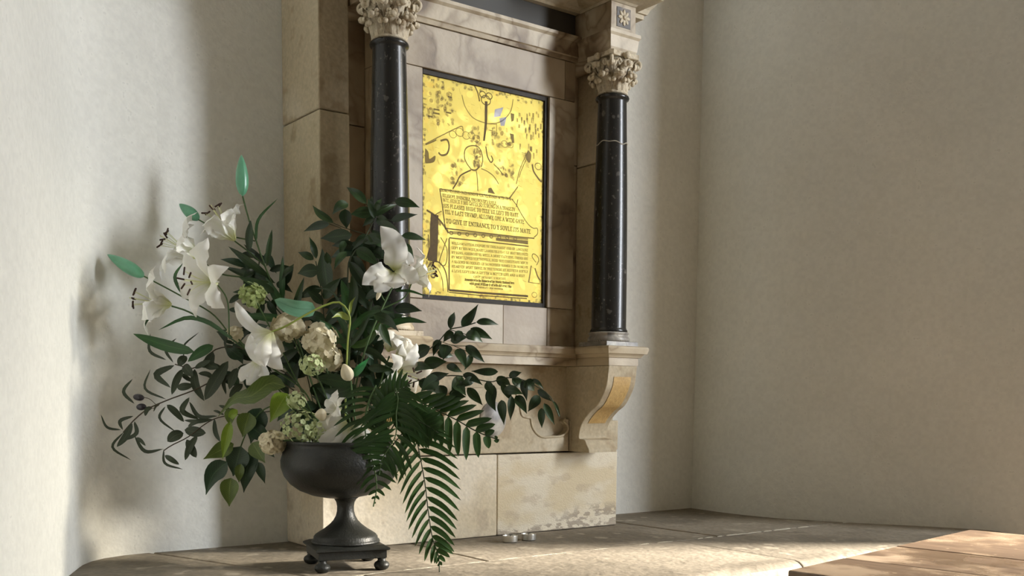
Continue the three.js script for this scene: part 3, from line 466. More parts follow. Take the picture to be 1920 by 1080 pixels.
// ------------------------------------------------------------------ urn
const urn = thing('pedestal_urn', 'dark green bronze pedestal urn on a square plinth with bun feet', 'urn', URN.clone());
const ROT = -0.262;                                              // plinth turned on the ledge
const MOUTH = URN.clone().addScaledVector(cR, -.011).setY(.262);
{
  const c = URN, turn = (g) => { g.rotateY(ROT); g.translate(c.x, 0, c.z); return g; };
  const sq = (levels) => { const h = (l) => l[1]; return turn(loftSq(levels)); };
  function loftSq(levels) {
    const pos = [], ring = ([y, r]) => [[-r, y, -r], [r, y, -r], [r, y, r], [-r, y, r]], quad = (a, b, cc, d) => pos.push(...a, ...b, ...cc, ...a, ...cc, ...d);
    for (let i = 0; i + 1 < levels.length; i++) { const a = ring(levels[i]), b = ring(levels[i + 1]); for (let k = 0; k < 4; k++) { const j = (k + 1) % 4; quad(a[j], a[k], b[k], b[j]); } }
    const a = ring(levels[0]), b = ring(levels[levels.length - 1]); quad(a[0], a[1], a[2], a[3]); quad(b[3], b[2], b[1], b[0]);
    const g = new THREE.BufferGeometry(); g.setAttribute('position', new THREE.Float32BufferAttribute(pos, 3)); g.computeVertexNormals(); return g;
  }
  part(urn, 'plinth', uvBox(sq([[.0255, .070], [.0265, .0715], [.0415, .0715], [.0425, .0745], [.0445, .0775], [.0475, .0775], [.0495, .0745], [.0535, .066]]), .3), M.bronze);
  for (const [sx, sz] of [[-1, 1], [1, 1], [1, -1], [-1, -1]]) {
    const g = lathe([[.001, .0002], [.009, .0004], [.0135, .003], [.0162, .008], [.0165, .011], [.0145, .0155], [.010, .0185], [.008, .021], [.0095, .0255], [.001, .0262]], V(sx * .0625, 0, sz * .0625), 28);
    part(urn, 'bun_foot', uvBox(turn(g), .3), M.bronze);
  }
  part(urn, 'pedestal', uvBox(lathe([[.001, .0525], [.0715, .0525], [.0725, .0555], [.071, .059], [.068, .0605], [.0675, .066], [.064, .0705], [.056, .076], [.0455, .0825], [.0345, .091], [.026, .100], [.0205, .110], [.018, .120], [.0178, .130], [.0195, .139], [.0235, .146], [.031, .151], [.001, .152]], V(c.x, 0, c.z), 56), .3), M.bronze);
  part(urn, 'bowl', uvBox(lathe([[.001, .1485], [.033, .149], [.060, .1545], [.086, .165], [.105, .179], [.1175, .196], [.1235, .2135], [.1238, .228], [.1195, .243], [.1125, .254], [.108, .260], [.1115, .264], [.1125, .268], [.108, .270], [.102, .266], [.104, .255], [.112, .235], [.110, .205], [.09, .18], [.05, .166], [.001, .163]], V(MOUTH.x, 0, MOUTH.z), 72), .3), M.bronze);
  part(urn, 'soil', lathe([[.001, .262], [.06, .257], [.105, .247], [.104, .24], [.001, .24]], V(MOUTH.x, 0, MOUTH.z), 32), std({ map: tex(256, (u, v) => { const k = .6 + .8 * fbm(u, v, 20, 3, 931); return [44 * k, 40 * k, 26 * k]; }), roughness: 1 }), 'dark packed moss');
}

// ------------------------------------------------------------------ tea lights
{
  const alu = std({ color: 0xd9d8d2, metalness: .85, roughness: .32 }), wax = phys({ color: 0xf2ece0, roughness: .5 }), wick = std({ color: 0x2b2620, roughness: .9 });
  for (const [px, py, l] of [[956.5, 1016, 'white tea light in an aluminium cup, the one beside the base joint'], [991, 1012.5, 'white tea light in an aluminium cup, the one farther along the ledge']]) {
    const p = atY(px, py, 0).setY(.0008), t = thing('tea_light', l, 'candle', p, 'tea lights on the ledge');
    part(t, 'cup', lathe([[.001, 0], [.0175, 0], [.0185, .001], [.0188, .0145], [.0192, .0155], [.0184, .0155], [.018, .002], [.001, .0015]], p, 40), alu);
    part(t, 'wax', lathe([[.001, .002], [.0177, .002], [.0178, .0128], [.012, .0118], [.001, .0116]], p, 32), wax);
    const w = new THREE.CylinderGeometry(.0007, .0007, .006, 6); w.translate(p.x, p.y + .0145, p.z); part(t, 'wick', w, wick);
  }
}

// ------------------------------------------------------------------ wooden table in front of the ledge
{
  const Y = .04, a = atY(1477, 1069, Y), b = atY(1818.75, 993, Y), ux = b.clone().sub(a).normalize(), uz = V(-ux.z, 0, ux.x), L = a.distanceTo(b), D = 1.35;
  const t = thing('wooden_table', 'worn brown wooden table with broad boards standing before the ledge', 'table', V((a.x + b.x) / 2 + uz.x * D / 2, FY, (a.z + b.z) / 2 + uz.z * D / 2));
  const ang = Math.atan2(-ux.z, ux.x);
  const bb = (s0, s1, y0, y1, d0, d1, r, ox) => { const g = new RoundedBoxGeometry(s1 - s0, y1 - y0, d1 - d0, 3, r); g.translate((s0 + s1) / 2, (y0 + y1) / 2, (d0 + d1) / 2); const h = uvBox(g, .9, ox, ox * .7); h.rotateY(ang); h.translate(a.x, 0, a.z); return h; };
  const cut = [[1590, 1047], [1684, 1024]].map(([x, y]) => atY(x, y, Y).sub(a).dot(ux));
  const e = [0, ...cut, L];
  for (let i = 0; i < 3; i++) part(t, 'board', bb(e[i] + (i ? .0018 : 0), e[i + 1] - (i < 2 ? .0018 : 0), Y - .035, Y + (i === 1 ? -.0005 : 0), i === 2 ? -.002 : 0, D, .004, .31 * i), M.wood[i % 2]);
  part(t, 'apron', bb(.06, L - .06, Y - .14, Y - .036, .05, .075, .002, .2), M.wood[1]); part(t, 'apron', bb(.06, L - .06, Y - .14, Y - .036, D - .075, D - .05, .002, .5), M.wood[0]);
  for (const s of [.05, L - .11]) for (const d of [.05, D - .11]) part(t, 'leg', bb(s, s + .06, FY, Y - .036, d, d + .06, .004, s), M.wood[0]);
}
console.log('urn, table');

// ------------------------------------------------------------------ plants of the arrangement
const leafTex = (c0, c1, rib, s, veins = 1) => tex(128, (u, v) => {
  const x = Math.abs(u - .5) * 2, n = fbm(u, v, 6, 4, s); let c = mix3(c0, c1, n);
  const vein = veins * smooth(.82, 1, Math.abs(Math.sin((v * 14 + x * 3) * Math.PI))) * .25, mid = smooth(.09, .0, x) * .8;
  c = mix3(c, rib, Math.min(1, vein + mid)); return c;
}, true, 256);
const leafMat = (c0, c1, rib, s, o = {}) => phys({ map: leafTex(c0, c1, rib, s, o.veins ?? 1), roughness: o.rough ?? .42, transmission: o.trans ?? .12, thickness: 0, side: THREE.DoubleSide });
const G = {
  ruscus: leafMat([30, 52, 24], [44, 70, 32], [64, 92, 48], 11), ruscus2: leafMat([22, 42, 20], [36, 60, 28], [54, 80, 42], 12),
  olive: leafMat([44, 56, 38], [58, 70, 48], [84, 94, 68], 13, { rough: .6 }), lilyLeaf: leafMat([36, 74, 34], [52, 94, 44], [76, 116, 60], 14, { veins: 0 }),
  teal: leafMat([104, 158, 128], [128, 180, 148], [88, 138, 108], 15, { veins: 0, rough: .45 }), broadDark: leafMat([34, 58, 40], [48, 74, 50], [74, 100, 70], 16),
  broadOlive: leafMat([72, 92, 34], [92, 112, 44], [122, 136, 70], 17), broadBright: leafMat([112, 142, 32], [134, 162, 44], [160, 182, 80], 18, { trans: .3 }),
  fern: leafMat([36, 68, 27], [52, 88, 35], [82, 118, 56], 19, { trans: .35, veins: .4 }),
  strap: leafMat([58, 92, 38], [80, 114, 50], [104, 134, 72], 21, { veins: 0 }), yellow: leafMat([140, 158, 60], [160, 174, 80], [170, 182, 98], 22, { veins: 0, trans: .3 }),
  stem: std({ color: 0x3f5a2c, roughness: .6 }), stemDark: std({ color: 0x2f3a22, roughness: .7 }), stemYellow: std({ color: 0x93a24a, roughness: .6 }), bark: std({ color: 0x4a4232, roughness: .8 }),
  bud: phys({ map: tex(128, (u, v) => { const n = fbm(u, v, 8, 4, 951); return mix3([88, 152, 118], [112, 176, 140], n); }), roughness: .32, clearcoat: .3, clearcoatRoughness: .3 }),
  petal: phys({ color: 0xffffff, vertexColors: true, roughness: .55, transmission: .28, thickness: 0, side: THREE.DoubleSide }),
  anther: std({ color: 0x3a241a, roughness: .85 }), filament: std({ color: 0xd6d8a8, roughness: .6 }),
  cream: phys({ map: tex(128, (u, v) => mix3([240, 232, 206], [224, 214, 182], fbm(u, v, 5, 4, 961))), roughness: .7, transmission: .2, thickness: 0, side: THREE.DoubleSide }),
  greenWhite: phys({ map: tex(128, (u, v) => mix3([206, 214, 170], [164, 180, 118], fbm(u, v, 5, 4, 967))), roughness: .7, transmission: .2, thickness: 0, side: THREE.DoubleSide }),
  paleGreen: phys({ map: tex(128, (u, v) => mix3([190, 202, 140], [150, 170, 96], fbm(u, v, 5, 4, 971))), roughness: .65, transmission: .25, thickness: 0, side: THREE.DoubleSide }),
  fruit: phys({ color: 0x231f2a, roughness: .35, clearcoat: .4 }),
};
const prof = (t, a, b) => { const p = a / (a + b); return Math.pow(Math.max(t, 0), a) * Math.pow(Math.max(1 - t, 0), b) / (Math.pow(p, a) * Math.pow(1 - p, b)); };
// a leaf, strap or petal along a line of points; w is its full width
function ribbon(pts, w, { a = .75, b = 1.3, n = 10, m = 2, fold = .22, tilt = 0, twist = 0, face = TOCAM, wave = 0, cup = 0, min = 0.02, col } = {}) {
  const cv = pts.length > 2 ? new THREE.CatmullRomCurve3(pts, false, 'centripetal') : new THREE.LineCurve3(pts[0], pts[1]);
  const P = [], UV = [], I = [], C = [], mm = 2 * m + 1, ph = rnd() * 6;
  for (let i = 0; i <= n; i++) {
    const t = i / n, c = cv.getPoint(t), T = cv.getTangent(t), Bv = T.clone().cross(face).normalize(), N = Bv.clone().cross(T).normalize(), q = tilt + twist * t;
    const b1 = Bv.clone().multiplyScalar(Math.cos(q)).addScaledVector(N, Math.sin(q)), n1 = b1.clone().cross(T).normalize(), hw = w * .5 * Math.max(prof(t, a, b), min);
    for (let k = -m; k <= m; k++) {
      const s = k / m, lift = -fold * Math.abs(s) * hw - cup * s * s * hw + wave * hw * s * s * (Math.sin(t * 11 + ph + (k > 0 ? 1.3 : 0)) * .7 + Math.sin(t * 27 + ph * 2 + (k > 0 ? 2.1 : 0)) * .45);
      const p = c.clone().addScaledVector(b1, s * hw).addScaledVector(n1, -lift); P.push(p.x, p.y, p.z); UV.push((s + 1) / 2, t); if (col) C.push(...col(t, s));
    }
  }
  for (let i = 0; i < n; i++) for (let k = 0; k < 2 * m; k++) { const x = i * mm + k; I.push(x, x + 1, x + mm + 1, x, x + mm + 1, x + mm); }
  const g = new THREE.BufferGeometry(); g.setAttribute('position', new THREE.Float32BufferAttribute(P, 3)); g.setAttribute('uv', new THREE.Float32BufferAttribute(UV, 2)); if (col) g.setAttribute('color', new THREE.Float32BufferAttribute(C, 3)); g.setIndex(I); g.computeVertexNormals(); return g;
}
const tube = (pts, r, seg = 24, rad = 6) => new THREE.TubeGeometry(pts.length > 2 ? new THREE.CatmullRomCurve3(pts, false, 'centripetal') : new THREE.LineCurve3(pts[0], pts[1]), seg, r, rad);
const line = (arr, d = 0) => arr.map(p => B(p[0], p[1], p[2] ?? d));
const foot = (dx = 0, dz = 0) => V(MOUTH.x + dx, .256, MOUTH.z + dz);
function plant(name, label, category, dx, dz, group) { const g = thing(name, label, category, foot(dx, dz), group); return g; }
function stem(p, pts, r, mat = G.stem, d = 0, from = true) { const o = org.get(p); return part(p, 'stem', tube(from ? [o.clone(), ...line(pts, d)] : line(pts, d), r, 36), mat); }
// leaves given as [base, tip, width] or [base, middle, tip, width] in photo pixels, each pixel pair with an optional depth
function leaves(p, list, mat, d = 0, o = {}) {
  for (const l of list) {
    const w = l[l.length - 1] * PX, pts = l.slice(0, -1), dd = d + rr(-.012, .012);
    let q = pts.map((x, i) => B(x[0], x[1], x[2] ?? (dd + (i === pts.length - 1 ? rr(-.02, .025) : 0))));
    if (q.length === 2) { const mid = q[0].clone().lerp(q[1], .5).addScaledVector(TOCAM, rr(.0, .01)).add(V(0, rr(-.001, .004), 0)); q = [q[0], mid, q[1]]; }
    const mm = Array.isArray(mat) ? mat[Math.floor(rnd() * mat.length)] : mat;
    part(p, o.name || 'leaf', ribbon(q, w, { tilt: rr(-.35, .35), fold: .25, n: 10, ...o }), mm);
  }
}
function budPart(p, base, tip, r, mat = G.bud, name = 'bud') {
  const d = tip.clone().sub(base), L = d.length(), pr = []; for (let i = 0; i <= 16; i++) { const t = i / 16; pr.push(new THREE.Vector2(Math.max(1e-4, r * Math.pow(Math.sin(Math.PI * Math.pow(t, .78)), .7) * (1 - .12 * t)), t * L)); }
  const g = new THREE.LatheGeometry(pr, 30), ps = g.attributes.position; for (let i = 0; i < ps.count; i++) { const x = ps.getX(i), z = ps.getZ(i), a = Math.atan2(z, x), k = 1 - .10 * Math.pow(Math.abs(Math.cos(a * 1.5)), 8); ps.setXYZ(i, x * k, ps.getY(i), z * k); } g.computeVertexNormals();
  g.applyQuaternion(new THREE.Quaternion().setFromUnitVectors(V(0, 1, 0), d.normalize())); g.translate(base.x, base.y, base.z); return part(p, name, g, mat);
}
// open lily: throat at base, axis along dir; the petals fan out and roll back
const white = (t, s) => { const y = smooth(.34, .02, t), r = smooth(.14, 0, Math.abs(s)) * smooth(.9, .2, t) * .18; return mix3([.90, .89, .84], [.62, .64, .24], Math.min(1, y * .8 + r)); };
function lily(p, base, dir, size, o = {}) {
  const f = sub(p, 'flower'), ax = dir.clone().normalize(), up = Math.abs(ax.y) > .9 ? V(1, 0, 0) : V(0, 1, 0), e1 = up.clone().cross(ax).normalize(), e2 = ax.clone().cross(e1).normalize();
  const roll = o.roll ?? rnd() * 2, open = o.open ?? 1, curl = o.curl ?? 1;
  for (let k = 0; k < 6; k++) {
    if (o.skip?.includes(k)) continue;
    const an = roll + k * Math.PI / 3 + rr(-.12, .12), rd = e1.clone().multiplyScalar(Math.cos(an)).addScaledVector(e2, Math.sin(an)), inner = k % 2, s = size * rr(.9, 1.08);
    const pt = (r, h) => base.clone().addScaledVector(rd, r * s * open).addScaledVector(ax, h * s);
    const pts = [pt(.03, 0), pt(.12, .28), pt(.34, .56), pt(.66, .70 - .06 * curl), pt(.95, .68 - .26 * curl)];
    part(f, 'petal', ribbon(pts, s * (inner ? .60 : .44), { a: .95, b: .92, n: 16, m: 3, fold: -.12, cup: -.18, wave: (inner ? .42 : .26), face: ax, col: white }), G.petal);
  }
  if (o.stamens !== false) for (let k = 0; k < 6; k++) {
    const an = roll + .5 + k * Math.PI / 3, rd = e1.clone().multiplyScalar(Math.cos(an)).addScaledVector(e2, Math.sin(an));
    const t = base.clone().addScaledVector(ax, size * .92).addScaledVector(rd, size * rr(.16, .26));
    part(f, 'filament', tube([base.clone().addScaledVector(ax, size * .1), base.clone().addScaledVector(ax, size * .5).addScaledVector(rd, size * .06), t], .0007, 8, 5), G.filament);
    const g = new THREE.CapsuleGeometry(.0019, size * .15, 3, 7); g.applyQuaternion(new THREE.Quaternion().setFromUnitVectors(V(0, 1, 0), rd.clone().multiplyScalar(.8).addScaledVector(ax, rr(-.3, .6)).addScaledVector(e1, rr(-.4, .4)).normalize())); g.translate(t.x, t.y, t.z); part(f, 'anther', g, G.anther);
  }
  if (o.stamens !== false) part(f, 'pistil', tube([base.clone(), base.clone().addScaledVector(ax, size * .6), base.clone().addScaledVector(ax, size * 1.02).addScaledVector(e1, size * .06)], .0012, 8, 6), G.filament);
  return f;
}
// direction in the picture: right, up, and towards the viewer
const dirp = (x, y, n) => cR.clone().multiplyScalar(x).addScaledVector(cU, y).addScaledVector(TOCAM, n);

// --- lily spray with the upright bud
{
  const p = plant('lily_spray', 'white lily stem reaching highest, topped by an upright closed teal bud', 'lily', -.02, -.01), d = -.05;
  stem(p, [[585, 720, -.02], [548, 610, -.04], [516, 545, d], [496, 497, d], [481, 454, d], [467, 413, d], [455, 368, d]], .0020);
  part(p, 'stem', tube(line([[498, 500], [470, 475], [440, 452]], d), .0016, 12), G.stem); part(p, 'stem', tube(line([[510, 530], [455, 520], [410, 512], [370, 481]], d), .0017, 14), G.stem); part(p, 'stem', tube(line([[478, 452], [425, 440], [369, 410]], d - .02), .0015, 14), G.stem);
  budPart(p, B(455, 368, d), B(452.5, 290, d), 13 * PX); budPart(p, B(373, 412, d - .02), B(336, 382, d - .03), 12 * PX);
  lily(p, B(440, 452, d), dirp(-.5, .78, .2), .088, { roll: .4, curl: .2, open: .75 });
  lily(p, B(372, 482, d), dirp(-.85, .45, .35), .088, { roll: .1, curl: .8 });
  leaves(p, [[[480, 454], [484, 413], [521, 372], 6]], G.lilyLeaf, d, { a: .4, b: .7, fold: .1, tilt: 0 });
  leaves(p, [[[468, 470], [470, 413], 17], [[505, 520], [428, 462], 15], [[512, 540], [420, 500], 17], [[516, 545], [436, 548], 15], [[500, 500], [510, 430], 11], [[520, 560], [470, 500], [436, 470], 14], [[530, 570], [530, 480], 13], [[540, 590], [498, 520], 18], [[516, 548], [448, 520], 18], [[540, 600], [455, 590], 16], [[548, 610], [570, 520], 15]], [G.lilyLeaf, G.ruscus], d, { a: .6, b: .9 });
}
// --- lily spray with the level bud
{
  const p = plant('lily_spray', 'white lily stem leaning out over the plaster with a level teal bud', 'lily', -.04, -.01), d = .015;
  stem(p, [[575, 740, 0], [510, 690, -.01], [447, 645, d], [400, 611, d], [350, 583, d], [322, 574, d]], .0019);
  part(p, 'stem', tube(line([[440, 640], [400, 590], [345, 558], [312, 540], [270, 518]], d - .015), .0016, 18), G.stem); part(p, 'stem', tube(line([[430, 632], [425, 560], [405, 530]], d), .0016, 12), G.stem);
  budPart(p, B(271, 519, d - .015), B(201, 477, d - .02), 13 * PX);
  lily(p, B(408, 530, d), dirp(-.5, -.12, .8), .092, { roll: .25, curl: .9 });
  lily(p, B(322, 572, d), dirp(-.93, .12, .3), .084, { roll: .5, curl: .7 });
  leaves(p, [[[440, 640], [390, 604], [350, 596], [297, 619], 9], [[345, 557], [328, 520], [343, 493], 7], [[287, 590], [270, 615], 4], [[365, 660], [305, 646], [250, 626], 22], [[400, 648], [352, 678], 19]], G.lilyLeaf, d, { a: .55, b: .8, tilt: .1, fold: .12 });
}
// --- lily facing the viewer beside the column
{
  const p = plant('lily_spray', 'wide open white lily with a green throat standing before the black column', 'lily', .03, .02), d = .05;
  stem(p, [[665, 740, .03], [690, 640, .04], [725, 560, d - .02], [748, 515, d - .03]], .0021);
  part(p, 'stem', tube(line([[715, 580, .02], [760, 556, .01], [772, 530, 0]]), .0016, 12), G.stem); part(p, 'stem', tube(line([[722, 565, .03], [716, 556, .04], [713, 545, .045]]), .0013, 8), G.stem);
  const f = sub(p, 'flower'), pet = (pts, w, o = {}) => part(f, 'petal', ribbon(pts.map(([x, y, e]) => B(x, y, d + e)), w * PX, { a: .85, b: .85, n: 18, m: 4, wave: .38, fold: -.08, cup: -.2, col: white, ...o }), G.petal);
  pet([[738, 508, -.035], [737, 492, -.005], [740, 468, .012], [730, 444, .018], [713, 424, .02]], 46); pet([[735, 508, -.035], [724, 508, -.005], [702, 516, .015], [679, 534, .02]], 40); pet([[736, 510, -.035], [730, 518, 0], [716, 532, .02], [702, 547, .025]], 38); pet([[738, 510, -.035], [740, 520, .0], [741, 530, .02], [741, 541, .02]], 44); pet([[740, 508, -.035], [752, 511, -.005], [768, 517, .01], [786, 528, .012]], 38); pet([[740, 506, -.035], [750, 495, -.02], [762, 486, -.02], [776, 492, -.025]], 34);
  lily(p, B(768, 520, .0), dirp(.6, .2, -.1), .062, { roll: .9, curl: .7 });
  budPart(p, B(713, 545, .045), B(706, 563, .05), 4.5 * PX, G.cream);
  leaves(p, [[[700, 620], [760, 600], [800, 605], 12], [[690, 640], [660, 560], 12], [[740, 545], [800, 556], 5]], G.lilyLeaf, .02, { a: .5, b: .8 });
}
// --- hanging lily on the arched yellow stalk
{
  const p = plant('lily_spray', 'white lily hanging from an arched yellow-green stalk', 'lily', .0, .03), d = .07;
  stem(p, [[648, 740, .05], [652, 640, .06], [655, 590, .06], [637, 567, .07], [610, 572, .075], [570, 592, .08], [535, 612, .08], [510, 622, d]], .0022, G.stemYellow);
  const f = sub(p, 'flower'), pet = (pts, w, o = {}) => part(f, 'petal', ribbon(line(pts, d), w * PX, { a: .9, b: .95, n: 16, m: 4, wave: .4, fold: -.1, cup: -.2, col: white, ...o }), G.petal);
  pet([[512, 622], [482, 618], [458, 598], [447, 580], [442, 565]], 22); pet([[512, 622, .08], [504, 650, .095], [512, 675, .1], [531, 693, .1]], 34); pet([[510, 622], [480, 634], [478, 660], [490, 686]], 34); pet([[512, 622, .05], [515, 640, .04], [521, 662, .03], [516, 668, .02]], 24); pet([[508, 624, .08], [494, 648, .11], [492, 670, .115], [498, 688, .11]], 30); pet([[508, 626], [486, 640], [474, 640], [470, 628]], 18);
  const f2 = sub(p, 'flower'), pet2 = (pts, w) => part(f2, 'petal', ribbon(line(pts, .05), w * PX, { a: .9, b: .9, n: 14, m: 4, wave: .35, fold: -.1, cup: -.2, col: white }), G.petal);
  pet2([[484, 672], [490, 690], [494, 706], [486, 723]], 20); pet2([[484, 674], [470, 690], [456, 702], [452, 716]], 24); pet2([[484, 674], [476, 694], [470, 712], [462, 722]], 24); part(p, 'stem', tube(line([[560, 720, .02], [510, 668, .03], [484, 673, .05]]), .0015, 12), G.stem);
  leaves(p, [[[656, 590], [658, 570], [667, 556], 6], [[655, 600], [640, 590], [622, 596], 12]], G.yellow, .06);
}
// --- ruffled white lilies behind the ferns
{
  const p = plant('lily_spray', 'cluster of ruffled cream lilies tucked behind the dark fern', 'lily', .05, .02), d = .02;
  stem(p, [[690, 760, .03], [715, 720, .03], [735, 705, d]], .0020); part(p, 'stem', tube(line([[712, 722, .02], [722, 690, .01], [730, 668, 0]]), .0016, 8), G.stem);
  lily(p, B(740, 690, d), dirp(.62, -.35, .55), .070, { roll: .3, curl: .5 });
  lily(p, B(728, 660, .0), dirp(.25, .75, .25), .062, { roll: .8, curl: 1.0, open: .8, stamens: false });
  lily(p, B(742, 672, .0), dirp(.7, .35, .3), .060, { roll: .2, curl: .9, open: .7, stamens: false });
}
{
  const p = plant('lily_spray', 'short lily stalk with one closed white bud and a bright green leaf', 'lily', .02, .05);
  stem(p, [[662, 760, .08], [658, 714, .09]], .0018); budPart(p, B(656, 714, .09), B(644, 682, .09), 12.5 * PX, G.cream);
  leaves(p, [[[662, 706, .085], [676, 690, .09], [692, 671, .08], 15]], leafMat([40, 128, 66], [56, 146, 80], [80, 160, 100], 31, { veins: 0 }), .09);
}
{
  const p = plant('lily_spray', 'small cream lily facing down with a rounded white bud over the urn rim', 'lily', .01, .07), d = .115;
  stem(p, [[660, 810, .1], [652, 778, .1], [640, 770, d]], .0018); lily(p, B(640, 772, d - .01), dirp(-.5, .25, .5), .042, { roll: .7, curl: .7, stamens: false });
  budPart(p, B(612, 776, d + .01), B(590, 779, d + .02), 12 * PX, G.cream); part(p, 'stem', tube(line([[645, 785, .1], [628, 778, .11], [612, 776, d + .01]]), .0015, 8), G.stem);
}
{
  const p = plant('lily_spray', 'pale drooping lily spilling over the urn rim under the ferns', 'lily', .02, .06), d = .125;
  stem(p, [[668, 800, .1], [655, 795, d]], .0018);
  const f = sub(p, 'flower'); for (const [pts, w] of [[[[652, 795], [632, 806], [612, 822], [603, 836]], 40], [[[652, 796], [640, 820], [630, 838], [626, 854]], 36], [[[654, 796], [654, 826], [658, 850], [662, 876]], 30], [[[655, 794], [676, 812], [690, 834], [696, 856]], 30], [[[652, 793], [628, 790], [606, 800], [596, 812]], 28]]) part(f, 'petal', ribbon(line(pts, d), w * PX, { a: .9, b: .8, n: 14, m: 4, wave: .35, fold: -.1, cup: -.15, col: white }), G.petal);
}
console.log('lilies');

// --- leafy smilax branches
const RU = [G.ruscus, G.ruscus2];
{
  const p = plant('leafy_branch', 'dark leafy branch with pointed leaves rising in front of the black column', 'foliage', .01, -.03), d = -.02;
  stem(p, [[650, 700, -.03], [651, 600, d], [652, 520, d], [655, 487, d], [668, 467, d], [687, 440, d], [703, 407, d]], .0014, G.stemDark);
  leaves(p, [[[687, 382], [650, 351], 19], [[740, 378], [787, 389], 19], [[733, 413], [783, 402], 18], [[753, 442], [799, 450], 16], [[698, 398], [657, 402], 22], [[653, 382], [623, 402], 19], [[647, 392], [650, 429], 24], [[625, 418], [600, 402], [586, 385], 16], [[618, 420], [569, 434], 18], [[660, 440], [601, 447], 27], [[647, 452], [638, 481], 13], [[650, 472], [626, 506], 15], [[712, 415], [757, 448], 19], [[755, 457], [776, 484], 18], [[697, 392], [698, 367], 7], [[705, 395], [716, 372], 12], [[700, 405], [745, 383], 14], [[690, 440], [735, 470], 22], [[668, 467], [712, 500], 24], [[660, 480], [690, 530], 24], [[655, 490], [700, 560], 22], [[652, 520], [632, 560], 20], [[703, 410], [690, 372], 14], [[706, 408], [735, 430], 20], [[690, 440], [660, 470], 16], [[680, 450], [720, 455], 20], [[652, 530], [700, 590], 24], [[651, 560], [610, 590], 22], [[651, 580], [720, 600], 22], [[703, 407], [680, 425], 16]], RU, d);
  for (const q of [[[687, 382], [703, 407]], [[740, 378], [703, 400]], [[733, 413], [705, 408]], [[753, 442], [712, 420]], [[625, 418], [640, 425], [687, 440]], [[618, 420], [640, 428]], [[647, 452], [668, 467]]]) part(p, 'twig', tube(line(q, d), .0008, 8, 5), G.stemDark);
}
{
  const p = plant('leafy_branch', 'shorter dark leafy branch against the pale stone side of the monument', 'foliage', -.02, -.03), d = -.03;
  stem(p, [[620, 700, -.03], [608, 600, d], [600, 530, d], [592, 490, d]], .0013, G.stemDark);
  leaves(p, [[[588, 487], [559, 473], 16], [[593, 485], [587, 462], [580, 444], 13], [[598, 507], [558, 513], 26], [[615, 545], [604, 466], 33], [[618, 497], [612, 472], 14], [[603, 540], [560, 560], 20], [[606, 560], [640, 520], 22], [[610, 600], [570, 590], 20], [[606, 570], [575, 545], 18], [[612, 610], [650, 570], 24]], RU, d);
}
{
  const p = plant('leafy_branch', 'leafy branch rising off to the plaque side over the marble shelf', 'foliage', .06, .0), d = .02;
  stem(p, [[700, 745, .03], [760, 692, d], [805, 655, d], [825, 637, d], [843, 618, d], [866, 613, d], [892, 605, d]], .0014, G.stemDark);
  leaves(p, [[[844, 617], [852, 585], 14], [[865, 611], [880, 596], [897, 570], 19], [[893, 604], [935, 609], 14], [[882, 616], [923, 636], 17], [[873, 627], [905, 642], 22], [[866, 621], [851, 643], 17], [[851, 624], [831, 642], 15], [[873, 648], [909, 680], 18], [[838, 646], [831, 675], 25], [[857, 654], [874, 692], 20], [[885, 664], [871, 694], 13], [[806, 650], [766, 680], 24], [[795, 684], [838, 678], 24], [[838, 684], [867, 698], 16], [[825, 637], [812, 668], 16], [[770, 690], [812, 692], 18], [[845, 640], [878, 632], 18], [[820, 660], [850, 668], 18]], RU, d);
  for (const q of [[[825, 640], [850, 648], [873, 649]], [[850, 648], [885, 663]], [[843, 618], [873, 627]]]) part(p, 'twig', tube(line(q, d), .0008, 8, 5), G.stemDark);
}
{
  const p = plant('leafy_branch', 'drooping leafy branch hanging across the grey roundel and carved apron', 'foliage', .07, .02), d = .03;
  stem(p, [[700, 760, .04], [780, 715, d], [830, 705, d], [866, 705, d], [907, 714, d], [922, 716, d], [951, 708, d], [982, 713, d], [1007, 725, d], [1032, 744, d], [1048, 781, d]], .0013, G.stemDark);
  leaves(p, [[[934, 697], [883, 696], 15], [[954, 705], [978, 698], 14], [[926, 722], [920, 748], [930, 772], 21], [[940, 750], [945, 797], 18], [[959, 742], [957, 789], 15], [[967, 742], [988, 776], 19], [[944, 731], [981, 739], 20], [[984, 714], [1002, 733], 22], [[1012, 742], [990, 772], 19], [[1015, 765], [1016, 803], 14], [[1020, 756], [1040, 797], 14], [[1038, 752], [1051, 783], 6], [[997, 711], [1020, 730], 9], [[1008, 731], [1035, 753], 13], [[868, 702], [905, 722], 15], [[876, 727], [905, 760], 18], [[823, 710], [789, 734], 28], [[851, 713], [874, 742], 22], [[824, 722], [832, 752], 24], [[842, 738], [874, 744], 20], [[912, 716], [925, 742], 17], [[930, 714], [958, 722], 20], [[960, 710], [985, 728], 18], [[800, 712], [842, 700], 20], [[866, 705], [846, 738], 20], [[890, 710], [862, 728], 16], [[785, 715], [820, 738], 22], [[940, 720], [962, 755], 14], [[980, 713], [988, 752], 15]], RU, d);
}
